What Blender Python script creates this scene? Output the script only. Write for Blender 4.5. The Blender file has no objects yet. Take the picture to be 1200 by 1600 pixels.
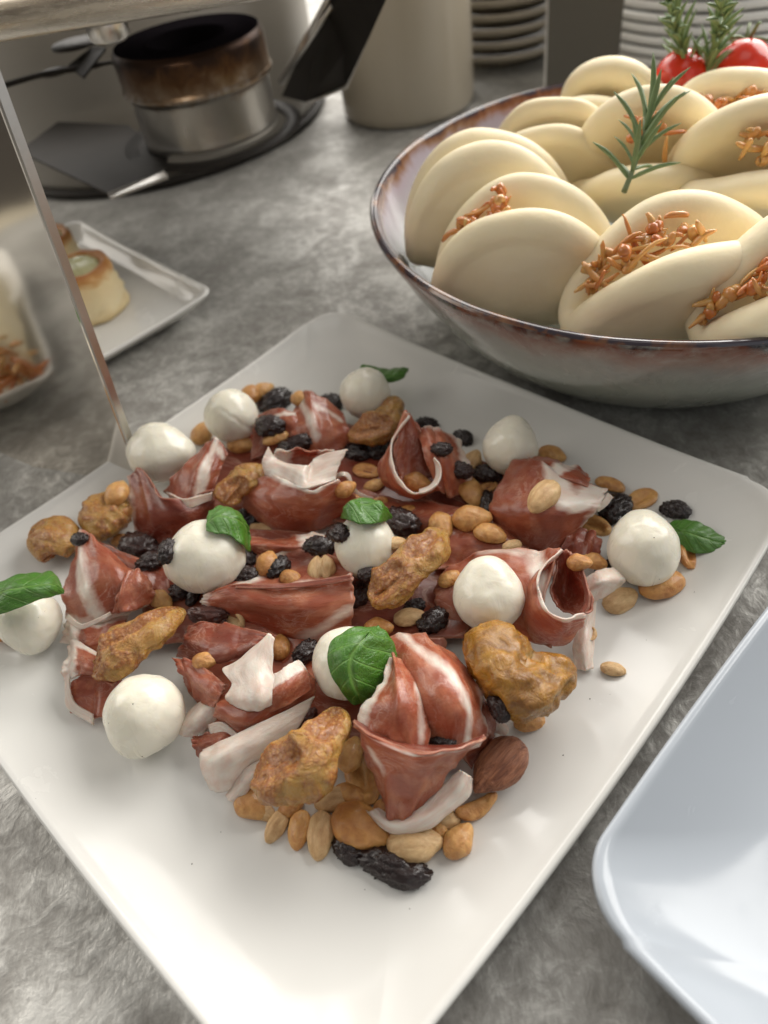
import bpy, bmesh, math, random
from math import radians as rad, sin, cos, pi
from mathutils import Vector as V, Matrix, noise
from mathutils.bvhtree import BVHTree
random.seed(7)
SC = bpy.context.scene; COL = SC.collection

# ------------------------------------------------------------------ camera
SIDE = 0.27; RIM = 0.014; FPX = 1144.3
H = 0.87155*SIDE + RIM; PITCH = 0.811975; ROLL = -0.18211
FW = V((0, cos(PITCH), -sin(PITCH))); RT = V((1, 0, 0)); UP = RT.cross(FW)
RT, UP = RT*cos(ROLL)+UP*sin(ROLL), -RT*sin(ROLL)+UP*cos(ROLL)
CAMP = V((0, 0, H))
cd = bpy.data.cameras.new('camera'); cam = bpy.data.objects.new('camera', cd); COL.objects.link(cam)
cam.matrix_world = Matrix(((RT.x, UP.x, -FW.x, 0), (RT.y, UP.y, -FW.y, 0), (RT.z, UP.z, -FW.z, H), (0, 0, 0, 1)))
cd.sensor_fit = 'VERTICAL'; cd.sensor_height = 34.6; cd.lens = FPX/1600*34.6
cd.clip_start = 0.01; cd.clip_end = 50
cd.dof.use_dof = True; cd.dof.focus_distance = 0.265; cd.dof.aperture_fstop = 7.5
SC.camera = cam

def ray(px, py): return (FW + RT*((px-600)/FPX) - UP*((py-800)/FPX))
def at(px, py, z=0.0):
    d = ray(px, py); return CAMP + d*((z-CAMP.z)/d.z)
def dep(p): return (p-CAMP).dot(FW)
def proj(p):
    d = p-CAMP; z = d.dot(FW); return (600+FPX*d.dot(RT)/z, 800-FPX*d.dot(UP)/z)

# ------------------------------------------------------------------ light
w = bpy.data.worlds.new('World'); SC.world = w; w.use_nodes = True
bg = w.node_tree.nodes['Background']; bg.inputs[0].default_value = (1.0, 0.965, 0.91, 1); bg.inputs[1].default_value = 0.22
def area(name, loc, target, sx, sy, power, color):
    l = bpy.data.lights.new(name, 'AREA'); l.shape = 'RECTANGLE'; l.size = sx; l.size_y = sy; l.energy = power; l.color = color
    o = bpy.data.objects.new(name, l); COL.objects.link(o); o.location = loc
    o.rotation_euler = (V(target)-V(loc)).to_track_quat('-Z', 'Y').to_euler()
area('window_light', (0.25, 1.75, 1.0), (0.0, .4, 0), 2.4, 1.3, 42, (1.0, 0.965, 0.91))
area('overhead_light', (0.10, 0.02, 1.5), (0.04, .06, 0), 0.6, 0.75, 1.5, (1.0, 0.96, 0.89))
area('side_fill', (0.9, -1.5, 1.4), (.1, .1, 0), 1.6, 1.2, 2.5, (0.80, 0.90, 1.0))  # added cool fill lamp behind the camera
area('right_window', (1.25, 1.0, .95), (.1, .4, 0), 1.8, 1.2, 39, (1.0, 0.97, 0.92))
area('left_fill', (-1.3, .9, .9), (0, .5, 0), 1.4, 1.0, 13, (1.0, 0.95, 0.87))  # added fill lamp that lifts the steel leg and the cloth it mirrors
SC.view_settings.view_transform = 'Standard'; SC.view_settings.look = 'None'
SC.view_settings.exposure = 0.08; SC.view_settings.gamma = 1.0
SC.cycles.use_denoising = True
SC.cycles.max_bounces = 8

# ------------------------------------------------------------------ node helper
class M:
    def __init__(s, name):
        s.m = bpy.data.materials.new(name); s.m.use_nodes = True; s.t = s.m.node_tree; s.n = s.t.nodes
        s.b = s.n['Principled BSDF']; s._co = None
    def add(s, typ, **k):
        nd = s.n.new(typ)
        for a, v in k.items(): setattr(nd, a, v)
        return nd
    def lk(s, a, b): s.t.links.new(a, b)
    def set(s, **k):
        for a, v in k.items():
            i = s.b.inputs[a.replace('_', ' ')]
            if hasattr(v, 'is_output'): s.lk(v, i)
            else: i.default_value = (tuple(v)+(1,)) if isinstance(v, tuple) and len(v) == 3 and i.type == 'RGBA' else v
        return s
    def co(s, kind='Object'):
        if s._co is None: s._co = s.add('ShaderNodeTexCoord')
        return s._co.outputs[kind]
    def vin(s, node, sock, v):
        if hasattr(v, 'is_output'): s.lk(v, node.inputs[sock])
        else: node.inputs[sock].default_value = (tuple(v)+(1,)) if isinstance(v, tuple) and len(v) == 3 and node.inputs[sock].type == 'RGBA' else v
    def noise(s, scale, detail=4, rough=.55, dist=0, co=None, stretch=None):
        nd = s.add('ShaderNodeTexNoise'); c = co or s.co()
        if stretch:
            mp = s.add('ShaderNodeMapping'); mp.inputs['Scale'].default_value = stretch; s.lk(c, mp.inputs[0]); c = mp.outputs[0]
        s.lk(c, nd.inputs['Vector']); nd.inputs['Scale'].default_value = scale; nd.inputs['Detail'].default_value = detail
        nd.inputs['Roughness'].default_value = rough; nd.inputs['Distortion'].default_value = dist
        return nd.outputs[0]
    def vor(s, scale, feature='F1', co=None, out=0):
        nd = s.add('ShaderNodeTexVoronoi', feature=feature); s.lk(co or s.co(), nd.inputs['Vector']); nd.inputs['Scale'].default_value = scale
        return nd.outputs[out]
    def ramp(s, fac, stops):
        nd = s.add('ShaderNodeValToRGB'); s.lk(fac, nd.inputs[0]); e = nd.color_ramp.elements
        while len(e) > 1: e.remove(e[-1])
        e[0].position = stops[0][0]; e[0].color = tuple(stops[0][1])+(1,) if not isinstance(stops[0][1], (int, float)) else (stops[0][1],)*3+(1,)
        for p, c in stops[1:]:
            x = e.new(p); x.color = (c,)*3+(1,) if isinstance(c, (int, float)) else tuple(c)+(1,)
        return nd.outputs[0]
    def mix(s, f, a, b, mode='MIX'):
        nd = s.add('ShaderNodeMix', data_type='RGBA', blend_type=mode)
        s.vin(nd, 0, f); s.vin(nd, 6, a); s.vin(nd, 7, b); return nd.outputs[2]
    def math(s, op, a, b=0.0, clamp=False):
        nd = s.add('ShaderNodeMath', operation=op, use_clamp=clamp); s.vin(nd, 0, a); s.vin(nd, 1, b); return nd.outputs[0]
    def attr(s, name): return s.add('ShaderNodeAttribute', attribute_name=name).outputs['Fac']
    def rnd(s): return s.add('ShaderNodeObjectInfo').outputs['Random']
    def bump(s, h, strength=.3, dist=.001, prev=None):
        nd = s.add('ShaderNodeBump'); s.lk(h, nd.inputs['Height']); nd.inputs['Strength'].default_value = strength
        nd.inputs['Distance'].default_value = dist
        if prev is not None: s.lk(prev, nd.inputs['Normal'])
        return nd.outputs[0]

def sss(m, weight, scale, radius=(1, .4, .25)):
    m.set(Subsurface_Weight=weight, Subsurface_Scale=scale); m.b.inputs['Subsurface Radius'].default_value = radius
    return m
MAT = {}
def mk(name):
    m = M(name); MAT[name] = m.m; return m

# glazed white porcelain
def porcelain(name, col, rough=.13):
    m = mk(name); n = m.noise(26, 2)
    sm = m.ramp(m.noise(18, 5, .65, 1.2), [(.45, rough*.75), (.60, rough*1.1), (.68, rough*2.1)])
    m.set(Base_Color=col, Roughness=sm, IOR=1.52, Normal=m.bump(n, .05, .004))
    return m
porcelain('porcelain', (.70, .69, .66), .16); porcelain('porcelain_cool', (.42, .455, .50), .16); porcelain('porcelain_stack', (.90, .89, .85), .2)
# crushed velvet cloth
m = mk('velvet')
n1 = m.noise(26, 5, .62, .5); n2 = m.noise(130, 5, .65, .8); n3 = m.noise(900, 3, .7, 0, None, (1, .28, 1)); n5 = m.noise(7, 3, .5, .3)
mixn = m.math('ADD', m.math('MULTIPLY', n1, .42), m.math('ADD', m.math('MULTIPLY', n2, .30), m.math('ADD', m.math('MULTIPLY', n3, .12), m.math('MULTIPLY', n5, .18))))
m.set(Base_Color=m.ramp(mixn, [(.40, (.22, .207, .188)), (.50, (.34, .328, .306)), (.59, (.58, .57, .54))]),
      Roughness=m.ramp(mixn, [(.38, .6), (.62, .38)]), Metallic=.4, Sheen_Weight=1.0, Sheen_Roughness=.35, Sheen_Tint=(.9, .9, .86))
b1 = m.bump(n3, .22, .0004); b2 = m.bump(n2, .3, .0015, b1); m.set(Normal=m.bump(n1, .35, .005, b2))
# ham
m = mk('ham')
m.set(Specular_IOR_Level=.38); f = m.attr('fat'); tone = m.attr('tone'); uv = m.co('UV')
fn = m.noise(5, 3, .5, .3, uv); fm = m.math('ADD', f, m.math('MULTIPLY', m.math('SUBTRACT', fn, .5), .7))
vein = m.noise(3.2, 7, .62, 1.6, uv); 
vl = m.ramp(m.math('ABSOLUTE', m.math('SUBTRACT', vein, .5)), [(0, 1), (.012, .5), (.04, 0)])
vm = m.math('MULTIPLY', vl, m.ramp(m.noise(2.3, 3, .5, 0, uv), [(.42, 0), (.64, .65)]))
fib = m.noise(60, 4, .6, .3, uv, (.18, 1.3, 1)); soft = m.noise(5, 4, .55, .2, uv)
meat = m.mix(fib, (.27, .056, .027), (.46, .130, .062)); meat = m.mix(m.ramp(soft, [(.45, 0), (.75, .75)]), meat, (.62, .26, .14))
dark = m.mix(fib, (.10, .014, .009), (.20, .036, .020))
tn = m.math('ADD', tone, m.math('MULTIPLY', m.math('SUBTRACT', m.noise(1.7, 3, .5, .4, uv), .52), 1.3), True); meat = m.mix(tn, meat, dark)
meat = m.mix(vm, meat, (.60, .36, .28))
fatc = m.mix(m.ramp(soft, [(.3, 0), (.75, 1)]), (.76, .56, .47), (.84, .76, .68))
fw = m.ramp(fm, [(.30, 0), (.50, .55), (.72, 1)])
edge = m.attr('edge')
colr = m.mix(fw, meat, fatc); colr = m.mix(m.math('MULTIPLY', m.math('MULTIPLY', edge, .55), m.math('SUBTRACT', 1.0, fw)), colr, (.46, .24, .17))
rr = m.ramp(m.noise(30, 3, .6, 0, uv), [(.3, .24), (.7, .46)])
bb = m.bump(fib, .15, .0003); bb = m.bump(m.noise(9, 4, .55, .5, uv), .4, .0010, bb)
m.set(Base_Color=colr, Roughness=rr, Coat_Weight=.3, Coat_Roughness=.18, Normal=bb); sss(m, .3, .003, (1, .4, .25))
tb = m.add('ShaderNodeBsdfTranslucent'); m.lk(colr, tb.inputs[0]); mxs = m.add('ShaderNodeMixShader'); mxs.inputs[0].default_value = .10
m.lk(m.b.outputs[0], mxs.inputs[1]); m.lk(tb.outputs[0], mxs.inputs[2]); m.lk(mxs.outputs[0], m.n['Material Output'].inputs[0])
# mozzarella
m = mk('mozzarella'); n = m.noise(55, 4, .5); n2 = m.noise(160, 3, .6, .6, None, (1, 1, .25))
m.set(Base_Color=m.mix(n, (.84, .79, .65), (.87, .835, .72)), Roughness=m.ramp(n2, [(.35, .22), (.65, .36)]), Coat_Weight=.22, Coat_Roughness=.12,
      Normal=m.bump(n2, .22, .0012, m.bump(n, .25, .003))); sss(m, .35, .004, (1, .8, .5))
# basil
m = mk('basil'); uv = m.co('UV')
sx = m.add('ShaderNodeSeparateXYZ'); m.lk(uv, sx.inputs[0]); U_, V_ = sx.outputs[0], sx.outputs[1]
dv = m.math('ABSOLUTE', m.math('SUBTRACT', V_, .5))
ph = m.math('SINE', m.math('MULTIPLY', m.math('SUBTRACT', U_, m.math('MULTIPLY', dv, .55)), 34))
side = m.ramp(ph, [(.90, 0), (.995, 1)]); mid = m.ramp(dv, [(0, 1), (.022, .8), (.05, 0)])
net = m.ramp(m.vor(16, 'DISTANCE_TO_EDGE', uv), [(0, .6), (.07, 0)])
vv = m.math('MAXIMUM', m.math('MAXIMUM', mid, m.math('MULTIPLY', side, .7)), m.math('MULTIPLY', net, .3))
g = m.mix(m.noise(9, 4, .6, .3, uv), (.035, .125, .010), (.09, .25, .022))
m.set(Base_Color=m.mix(m.math('MULTIPLY', vv, .55), g, (.22, .40, .09)), Roughness=.33, Coat_Weight=.25, Coat_Roughness=.2,
      Normal=m.bump(m.math('SUBTRACT', 1.0, vv), .6, .0009, m.bump(m.noise(18, 4, .6, 0, uv), .5, .0012))); sss(m, .2, .001, (.4, 1, .2))
# peanuts
m = mk('peanut'); r = m.rnd(); n = m.noise(3.2, 5, .6, .3); n2 = m.noise(14, 5, .7, .3, None, (.4, 1, 1))
a = m.mix(r, (.38, .135, .032), (.52, .24, .070)); b = m.mix(r, (.62, .29, .080), (.74, .44, .16))
c = m.mix(m.ramp(n, [(.35, 0), (.65, 1)]), a, b); c = m.mix(m.ramp(n2, [(.6, 0), (.75, .45)]), c, (.26, .10, .03))
m.set(Base_Color=c, Roughness=m.ramp(n, [(.3, .3), (.7, .5)]), Coat_Weight=.2, Coat_Roughness=.15, Normal=m.bump(n2, .5, .0006, m.bump(n, .6, .0018))); sss(m, .2, .002)
m = mk('pale_nut'); n = m.noise(6, 6, .68, .4, None, (.35, 1, 1)); 
m.set(Base_Color=m.mix(m.ramp(n, [(.3, 0), (.7, 1)]), (.46, .25, .10), (.80, .57, .30)), Roughness=.42, Normal=m.bump(n, .7, .001)); sss(m, .15, .002)
m = mk('almond_skin'); n = m.noise(15, 5, .65, .6, None, (.13, 1, 1)); 
m.set(Base_Color=m.mix(m.ramp(n, [(.36, 0), (.64, 1)]), (.15, .045, .020), (.42, .17, .085)), Roughness=.34, Normal=m.bump(n, .9, .0012))
# raisins
m = mk('raisin'); n = m.noise(5.5, 4, .55, .9); 
m.set(Base_Color=m.mix(m.rnd(), (.010, .005, .005), (.034, .012, .010)), Roughness=m.ramp(n, [(.35, .2), (.65, .38)]), Coat_Weight=.3,
      Normal=m.bump(m.math('ABSOLUTE', m.math('SUBTRACT', n, .5)), .8, .0013))
m = mk('brown_raisin'); n = m.noise(5.5, 4, .55, .9)
m.set(Base_Color=m.mix(n, (.035, .010, .008), (.13, .04, .028)), Roughness=.3, Coat_Weight=.2, Normal=m.bump(m.math('ABSOLUTE', m.math('SUBTRACT', n, .5)), .8, .0013)); sss(m, .15, .002)
# figs
m = mk('fig'); cut = m.attr('cut'); n = m.noise(140, 6, .62, .8); n2 = m.noise(520, 4, .65, .4); vo = m.vor(620)
skin = m.mix(m.ramp(n, [(.32, 0), (.68, 1)]), (.19, .074, .010), (.47, .235, .032)); skin = m.mix(m.ramp(n2, [(.62, 0), (.78, .35)]), skin, (.62, .40, .15))
seed = m.mix(m.ramp(vo, [(.1, 0), (.5, 1)]), (.50, .25, .075), (.30, .11, .028)); seed = m.mix(m.ramp(n2, [(.5, 0), (.7, .45)]), seed, (.50, .26, .09))
cw = m.ramp(m.math('ADD', cut, m.math('MULTIPLY', m.math('SUBTRACT', n, .5), .8)), [(.42, 0), (.58, 1)])
rim_ = m.ramp(cut, [(.12, 0), (.34, .9), (.46, .6), (.62, 0)]); skin = m.mix(rim_, skin, (.68, .42, .12))
m.set(Base_Color=m.mix(cw, skin, seed), Roughness=m.ramp(n2, [(.3, .2), (.7, .4)]), Coat_Weight=.2, Coat_Roughness=.2,
      Normal=m.bump(m.math('MULTIPLY', vo, cw), .45, .0008, m.bump(n2, .2, .0005, m.bump(n, .7, .003)))); sss(m, .5, .004, (1, .5, .15))
# bowl glaze
m = mk('bowl_glaze'); ht = m.attr('hgt'); n = m.noise(22, 5, .6, .8, None, (1, 1, .5)); n2 = m.noise(110, 5, .65, .4); drip = m.noise(38, 3, .5, .3, None, (1, 1, .05))
hh = m.math('ADD', ht, m.math('MULTIPLY', m.math('SUBTRACT', drip, .5), .34)); hh = m.math('ADD', hh, m.math('MULTIPLY', m.math('SUBTRACT', n2, .5), .12))
c = m.ramp(hh, [(.0, (.30, .325, .27)), (.48, (.42, .45, .39)), (.70, (.36, .35, .32)), (.83, (.30, .17, .13)), (.91, (.20, .055, .022)), (.965, (.12, .038, .02)), (.99, (.022, .018, .026))])
c = m.mix(m.ramp(n2, [(.45, 0), (.75, .5)]), c, (.55, .54, .48), 'MIX')
m.set(Base_Color=c, Roughness=m.ramp(n, [(.3, .2), (.7, .35)]), Coat_Weight=.6, Coat_Roughness=.08, Normal=m.bump(n, .3, .003))
m = mk('bowl_inside'); ht = m.attr('hgt'); n2 = m.noise(60, 5, .6, .5, None, (1, 1, .25))
c = m.ramp(m.math('ADD', ht, m.math('MULTIPLY', m.math('SUBTRACT', n2, .5), .25)), [(.3, (.30, .33, .32)), (.65, (.42, .43, .44)), (.88, (.36, .30, .34)), (.95, (.24, .12, .06)), (.98, (.14, .055, .025)), (1.0, (.035, .025, .035))])
m.set(Base_Color=c, Roughness=.16, Coat_Weight=.6, Coat_Roughness=.05)
# dough
m = mk('dough'); n = m.noise(45, 4, .5); n2 = m.noise(700, 4, .6); pits = m.ramp(m.vor(240), [(.06, 1), (.16, 0)])
m.set(Base_Color=m.mix(n, (.84, .71, .455), (.90, .80, .575)), Roughness=.55, Normal=m.bump(pits, -.45, .0008, m.bump(n2, .15, .0004, m.bump(n, .4, .003)))); sss(m, .25, .005, (1, .75, .4))
m = mk('filling'); n = m.noise(260, 4); r = m.attr('tone')
m.set(Base_Color=m.mix(r, m.mix(n, (.38, .07, .012), (.66, .22, .035)), (.66, .38, .12)), Roughness=.25, Coat_Weight=.5); sss(m, .3, .003, (1, .4, .1))
m = mk('rosemary'); n = m.noise(300, 3); m.set(Base_Color=m.mix(n, (.09, .15, .055), (.20, .27, .12)), Roughness=.45); sss(m, .1, .001, (.5, 1, .3))
m = mk('rosemary_stem'); m.set(Base_Color=(.13, .16, .07), Roughness=.6)
m = mk('tomato'); n = m.noise(50, 3); m.set(Base_Color=m.mix(n, (.50, .018, .008), (.62, .045, .012)), Roughness=.22, Coat_Weight=.2, Normal=m.bump(n, .1, .002)); sss(m, .25, .004, (1, .2, .1))
# metals and pots
m = mk('mirror_steel'); n = m.noise(7, 3); n2 = m.noise(900, 2, .5, 0, None, (1, 1, .02)); m.set(Base_Color=(.80, .76, .70), Metallic=1.0, Roughness=.08, Normal=m.bump(n, .12, .008))
m = mk('steel'); n = m.noise(500, 3, .6, 0, None, (.03, 1, 1)); m.set(Base_Color=(.62, .58, .52), Metallic=1.0, Roughness=m.ramp(n, [(.3, .2), (.7, .32)]))
m = mk('steel_edge'); m.set(Base_Color=(.62, .60, .57), Metallic=1.0, Roughness=.3)
m = mk('dark_steel'); n = m.noise(60, 4); m.set(Base_Color=m.mix(n, (.018, .016, .014), (.035, .030, .026)), Metallic=.2, Roughness=.6, Specular_IOR_Level=.2)
m = mk('leg_side'); m.set(Base_Color=(.12, .11, .09), Metallic=.3, Roughness=.5)
m = mk('burner_steel'); n = m.noise(28, 5, .6, .3, None, (1, 1, .3)); ht = m.attr('hgt'); n3 = m.noise(80, 5, .65, .6)
k = m.math('ADD', ht, m.math('MULTIPLY', m.math('SUBTRACT', n3, .5), .5))
c = m.ramp(k, [(.50, (.36, .34, .31)), (.64, (.20, .14, .09)), (.80, (.095, .048, .022)), (.93, (.035, .02, .014))])
m.set(Base_Color=c, Metallic=.9, Roughness=m.ramp(n, [(.3, .25), (.7, .45)]), Normal=m.bump(n, .25, .004))
m = mk('soot'); m.set(Base_Color=(.006, .005, .006), Roughness=.8, Specular_IOR_Level=0.0)
m = mk('taupe_glaze'); n = m.noise(14, 4); m.set(Base_Color=m.mix(n, (.38, .33, .25), (.43, .38, .30)), Roughness=.28, Coat_Weight=.25, Coat_Roughness=.15)
m = mk('pot_grey'); n = m.noise(10, 4); m.set(Base_Color=m.mix(n, (.22, .205, .18), (.27, .252, .222)), Roughness=.4)
m = mk('pastry'); ht = m.attr('hgt'); n = m.noise(90, 5, .6, .3, None, (1, 1, 2.2)); k = m.math('ADD', ht, m.math('MULTIPLY', m.math('SUBTRACT', n, .5), .5))
m.set(Base_Color=m.ramp(k, [(.0, (.62, .46, .22)), (.3, (.76, .64, .40)), (.72, (.76, .60, .34)), (.88, (.52, .26, .075)), (1, (.40, .16, .04))]), Roughness=.5, Normal=m.bump(n, .6, .002)); sss(m, .2, .004, (1, .6, .3))
m = mk('green_cream'); n = m.noise(120, 4); m.set(Base_Color=m.mix(n, (.30, .32, .12), (.62, .58, .36)), Roughness=.3, Normal=m.bump(n, .5, .003))
m = mk('speck'); m.set(Base_Color=(.05, .03, .015), Roughness=.6)
for mt in MAT.values(): mt.use_fake_user = False

# ------------------------------------------------------------------ object helpers
def tag(o, label=None, cat=None, group=None, kind=None):
    if label: o['label'] = label
    if cat: o['category'] = cat
    if group: o['group'] = group
    if kind: o['kind'] = kind
    return o
def empty(name, loc, label=None, cat=None, group=None):
    o = bpy.data.objects.new(name, None); o.empty_display_size = .01; COL.objects.link(o); o.location = loc
    return tag(o, label, cat, group)
BV, BF = [], []         # everything small items can rest on
def solid(vs, fs):
    k = len(BV); BV.extend(vs); BF.extend([tuple(i+k for i in f) for f in fs])
def mesh(name, vs, fs, mat, parent=None, org=None, attrs=None, uvs=None, smooth=True, rest=False):
    """link ONE mesh object whose vertices are given in world space"""
    vs = [V(v) for v in vs]
    if org is None:
        n = len(vs); org = V((sum(v.x for v in vs)/n, sum(v.y for v in vs)/n, min(v.z for v in vs)))
    me = bpy.data.meshes.new(name); me.from_pydata([v-org for v in vs], [], fs)
    me.materials.append(MAT[mat])
    if smooth: me.polygons.foreach_set('use_smooth', [True]*len(me.polygons))
    if attrs:
        for k, a in attrs.items():
            at_ = me.attributes.new(k, 'FLOAT', 'POINT'); at_.data.foreach_set('value', a)
    if uvs:
        ul = me.uv_layers.new(name='UVMap'); fl = []
        for l in me.loops: fl.extend(uvs[l.vertex_index])
        ul.data.foreach_set('uv', fl)
    me.update()
    o = bpy.data.objects.new(name, me); COL.objects.link(o)
    o.location = org - (parent.location if parent else V((0, 0, 0)))
    if parent: o.parent = parent
    if rest: solid(vs, fs)
    return o
def lathe(profile, n=64, closed=False):
    vs, fs = [], []
    for r, z in profile:
        for i in range(n):
            a = 2*pi*i/n; vs.append(V((r*cos(a), r*sin(a), z)))
    m_ = len(profile)
    for j in range(m_-1 if not closed else m_):
        for i in range(n):
            a, b = j*n, ((j+1) % m_)*n; k = (i+1) % n
            fs.append((a+i, a+k, b+k, b+i))
    return vs, fs
def tube(pts, rads, n=8, cap=True):
    vs, fs = [], []; prev = None
    for i, p in enumerate(pts):
        t = (pts[min(i+1, len(pts)-1)]-pts[max(i-1, 0)]).normalized()
        if prev is None: a = t.orthogonal().normalized()
        else: a = (prev - t*prev.dot(t)).normalized()
        prev = a; b = t.cross(a); r = rads[i] if isinstance(rads, (list, tuple)) else rads
        for k in range(n):
            c = 2*pi*k/n; vs.append(p+(a*cos(c)+b*sin(c))*r)
    for i in range(len(pts)-1):
        for k in range(n):
            q = (k+1) % n; fs.append((i*n+k, i*n+q, (i+1)*n+q, (i+1)*n+k))
    if cap:
        fs.append(tuple(range(n))[::-1]); fs.append(tuple((len(pts)-1)*n+k for k in range(n)))
    return vs, fs
def prism(base, off):
    """closed polygon list of points extruded by a vector"""
    n = len(base); vs = [V(p) for p in base]+[V(p)+V(off) for p in base]
    fs = [tuple(range(n))[::-1], tuple(range(n, 2*n))]+[(i, (i+1) % n, (i+1) % n+n, i+n) for i in range(n)]
    return vs, fs
def bevel(o, width, seg=2):
    b = o.modifiers.new('bevel', 'BEVEL'); b.width = width; b.segments = seg; b.limit_method = 'ANGLE'; b.angle_limit = rad(35); return o
def cr(p0, p1, p2, p3, t):
    return .5*((2*p1)+(p2-p0)*t+(2*p0-5*p1+4*p2-p3)*t*t+(3*p1-p0-3*p2+p3)*t*t*t)
def spline(pts, n):
    k = len(pts)-1; out = []
    if k == 0: return [pts[0].copy() for _ in range(n)]
    for i in range(n):
        x = i/(n-1)*k; j = min(int(x), k-1); t = x-j
        p1, p2 = pts[j], pts[j+1]
        p0 = pts[j-1] if j > 0 else p1*2-p2
        p3 = pts[j+2] if j+2 <= k else p2*2-p1
        out.append(cr(p0, p1, p2, p3, t))
    return out
WELL = 0.005
def P(p):
    return p if isinstance(p, V) else at(p[0], p[1], WELL+p[2]*.01)
def patch(rows, nu=44, nv=36):
    R_ = [spline([P(p) for p in r], nu) for r in rows]
    cols = [spline([r[i] for r in R_], nv) for i in range(nu)]
    vs = [cols[i][j] for j in range(nv) for i in range(nu)]
    fs = [(j*nu+i, j*nu+i+1, (j+1)*nu+i+1, (j+1)*nu+i) for j in range(nv-1) for i in range(nu-1)]
    uv = [(i/(nu-1), j/(nv-1)) for j in range(nv) for i in range(nu)]
    return vs, fs, uv
def segd(p, a, b):
    ax, ay = a; bx, by = b; dx, dy = bx-ax, by-ay; L = dx*dx+dy*dy
    t = 0 if L == 0 else max(0, min(1, ((p[0]-ax)*dx+(p[1]-ay)*dy)/L))
    return math.hypot(p[0]-ax-t*dx, p[1]-ay-t*dy)
def smoothvn(vs, fs):
    N = [V((0, 0, 0)) for _ in vs]
    for f in fs:
        n = (vs[f[1]]-vs[f[0]]).cross(vs[f[2]]-vs[f[0]])
        for i in f: N[i] += n
    return [n.normalized() if n.length > 0 else V((0, 0, 1)) for n in N]
SEED = [0]
def fold(parent, rows, fat=(), tone=0.0, name='fold', nu=44, nv=36, amp=1.0, thick=.0007):
    """one sheet of cured ham; fat = strips in (u, v): ('all',), ('u0', w), ('line', (u,v),(u,v), w)"""
    SEED[0] += 1; s = SEED[0]*3.7
    vs, fs, uv = patch(rows, nu, nv)
    N = smoothvn(vs, fs); out = []
    for v, n, (a, b) in zip(vs, N, uv):
        e = min(a, 1-a, b, 1-b)
        d = noise.noise(v*55+V((s, 0, 0)))*.0015+noise.noise(v*190+V((s, 5, 0)))*.00045
        d += (noise.noise(V((a*5+s, b*5, 0)))*.0020+noise.noise(V((a*13+s, b*13, 3)))*.0006)*math.exp(-e/.07)*min(1, amp)*(.35 if fat == [A] else 1)
        if fat != [A] and amp >= 1: d -= .0030*abs(noise.noise(V((a*2.6+s, b*.8+a*.9, s)))) - .0008
        out.append(v+n*d*amp)
    # torn, wavy margins
    pull = []
    for k, (v, (a, b)) in enumerate(zip(out, uv)):
        j, i = divmod(k, nu); mv = V((0, 0, 0))
        if j in (0, nv-1): mv = (out[k]-out[k+(nu if j == 0 else -nu)])*noise.noise(V((a*9+s, b*3, s)))*(.3 if fat == [A] else .9)
        if i in (0, nu-1): mv = mv+(out[k]-out[k+(1 if i == 0 else -1)])*noise.noise(V((b*9+s, 7, s)))*(.3 if fat == [A] else .9)
        pull.append(v+mv)
    vs = pull
    F_, E_, T_ = [], [], []
    for a, b in uv:
        d = -1.0
        for q in fat:
            if q[0] == 'all': d = max(d, .5)
            elif q[0] == 'u0': d = max(d, q[1]-a)
            elif q[0] == 'u1': d = max(d, q[1]-(1-a))
            elif q[0] == 'v0': d = max(d, q[1]-b)
            elif q[0] == 'v1': d = max(d, q[1]-(1-b))
            elif q[0] == 'line': d = max(d, q[3]-segd((a, b), q[1], q[2]))
        F_.append(max(0, min(1, .5+d*5)))
        e = min(a, 1-a, b, 1-b); E_.append(max(0, 1-e/.025))
        T_.append(tone)
    uvs = [(a+s*.37, b+s*.11) for a, b in uv]
    o = mesh(name, vs, fs, 'ham', parent, attrs={'fat': F_, 'edge': E_, 'tone': T_}, uvs=uvs, rest=True)
    md = o.modifiers.new('thickness', 'SOLIDIFY'); md.thickness = thick; md.offset = 0
    return o
def ham(label, px, py, folds):
    t = empty('ham_slice', at(px, py, WELL), label, 'cured ham', 'folded ham slices on the square plate')
    for f in folds:
        r = f[0]; kw = f[1] if len(f) > 1 else {}
        fold(t, r, **kw)
    return t
# ------------------------------------------------------------------ the setting
def cloth():
    n = 150; vs, fs = [], []
    for j in range(n+1):
        for i in range(n+1):
            x = -.50+2.2*i/n; y = -.9+3.9*j/n
            vs.append(V((x, y, -.0012+noise.noise(V((x*4, y*4, 1)))*.0009)))
    for j in range(n):
        for i in range(n):
            a = j*(n+1)+i; fs.append((a, a+1, a+n+2, a+n+1))
    o = mesh('tablecloth', vs, fs, 'velvet', org=V((0, 0, 0)), rest=False); o['kind'] = 'structure'
cloth()

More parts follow.
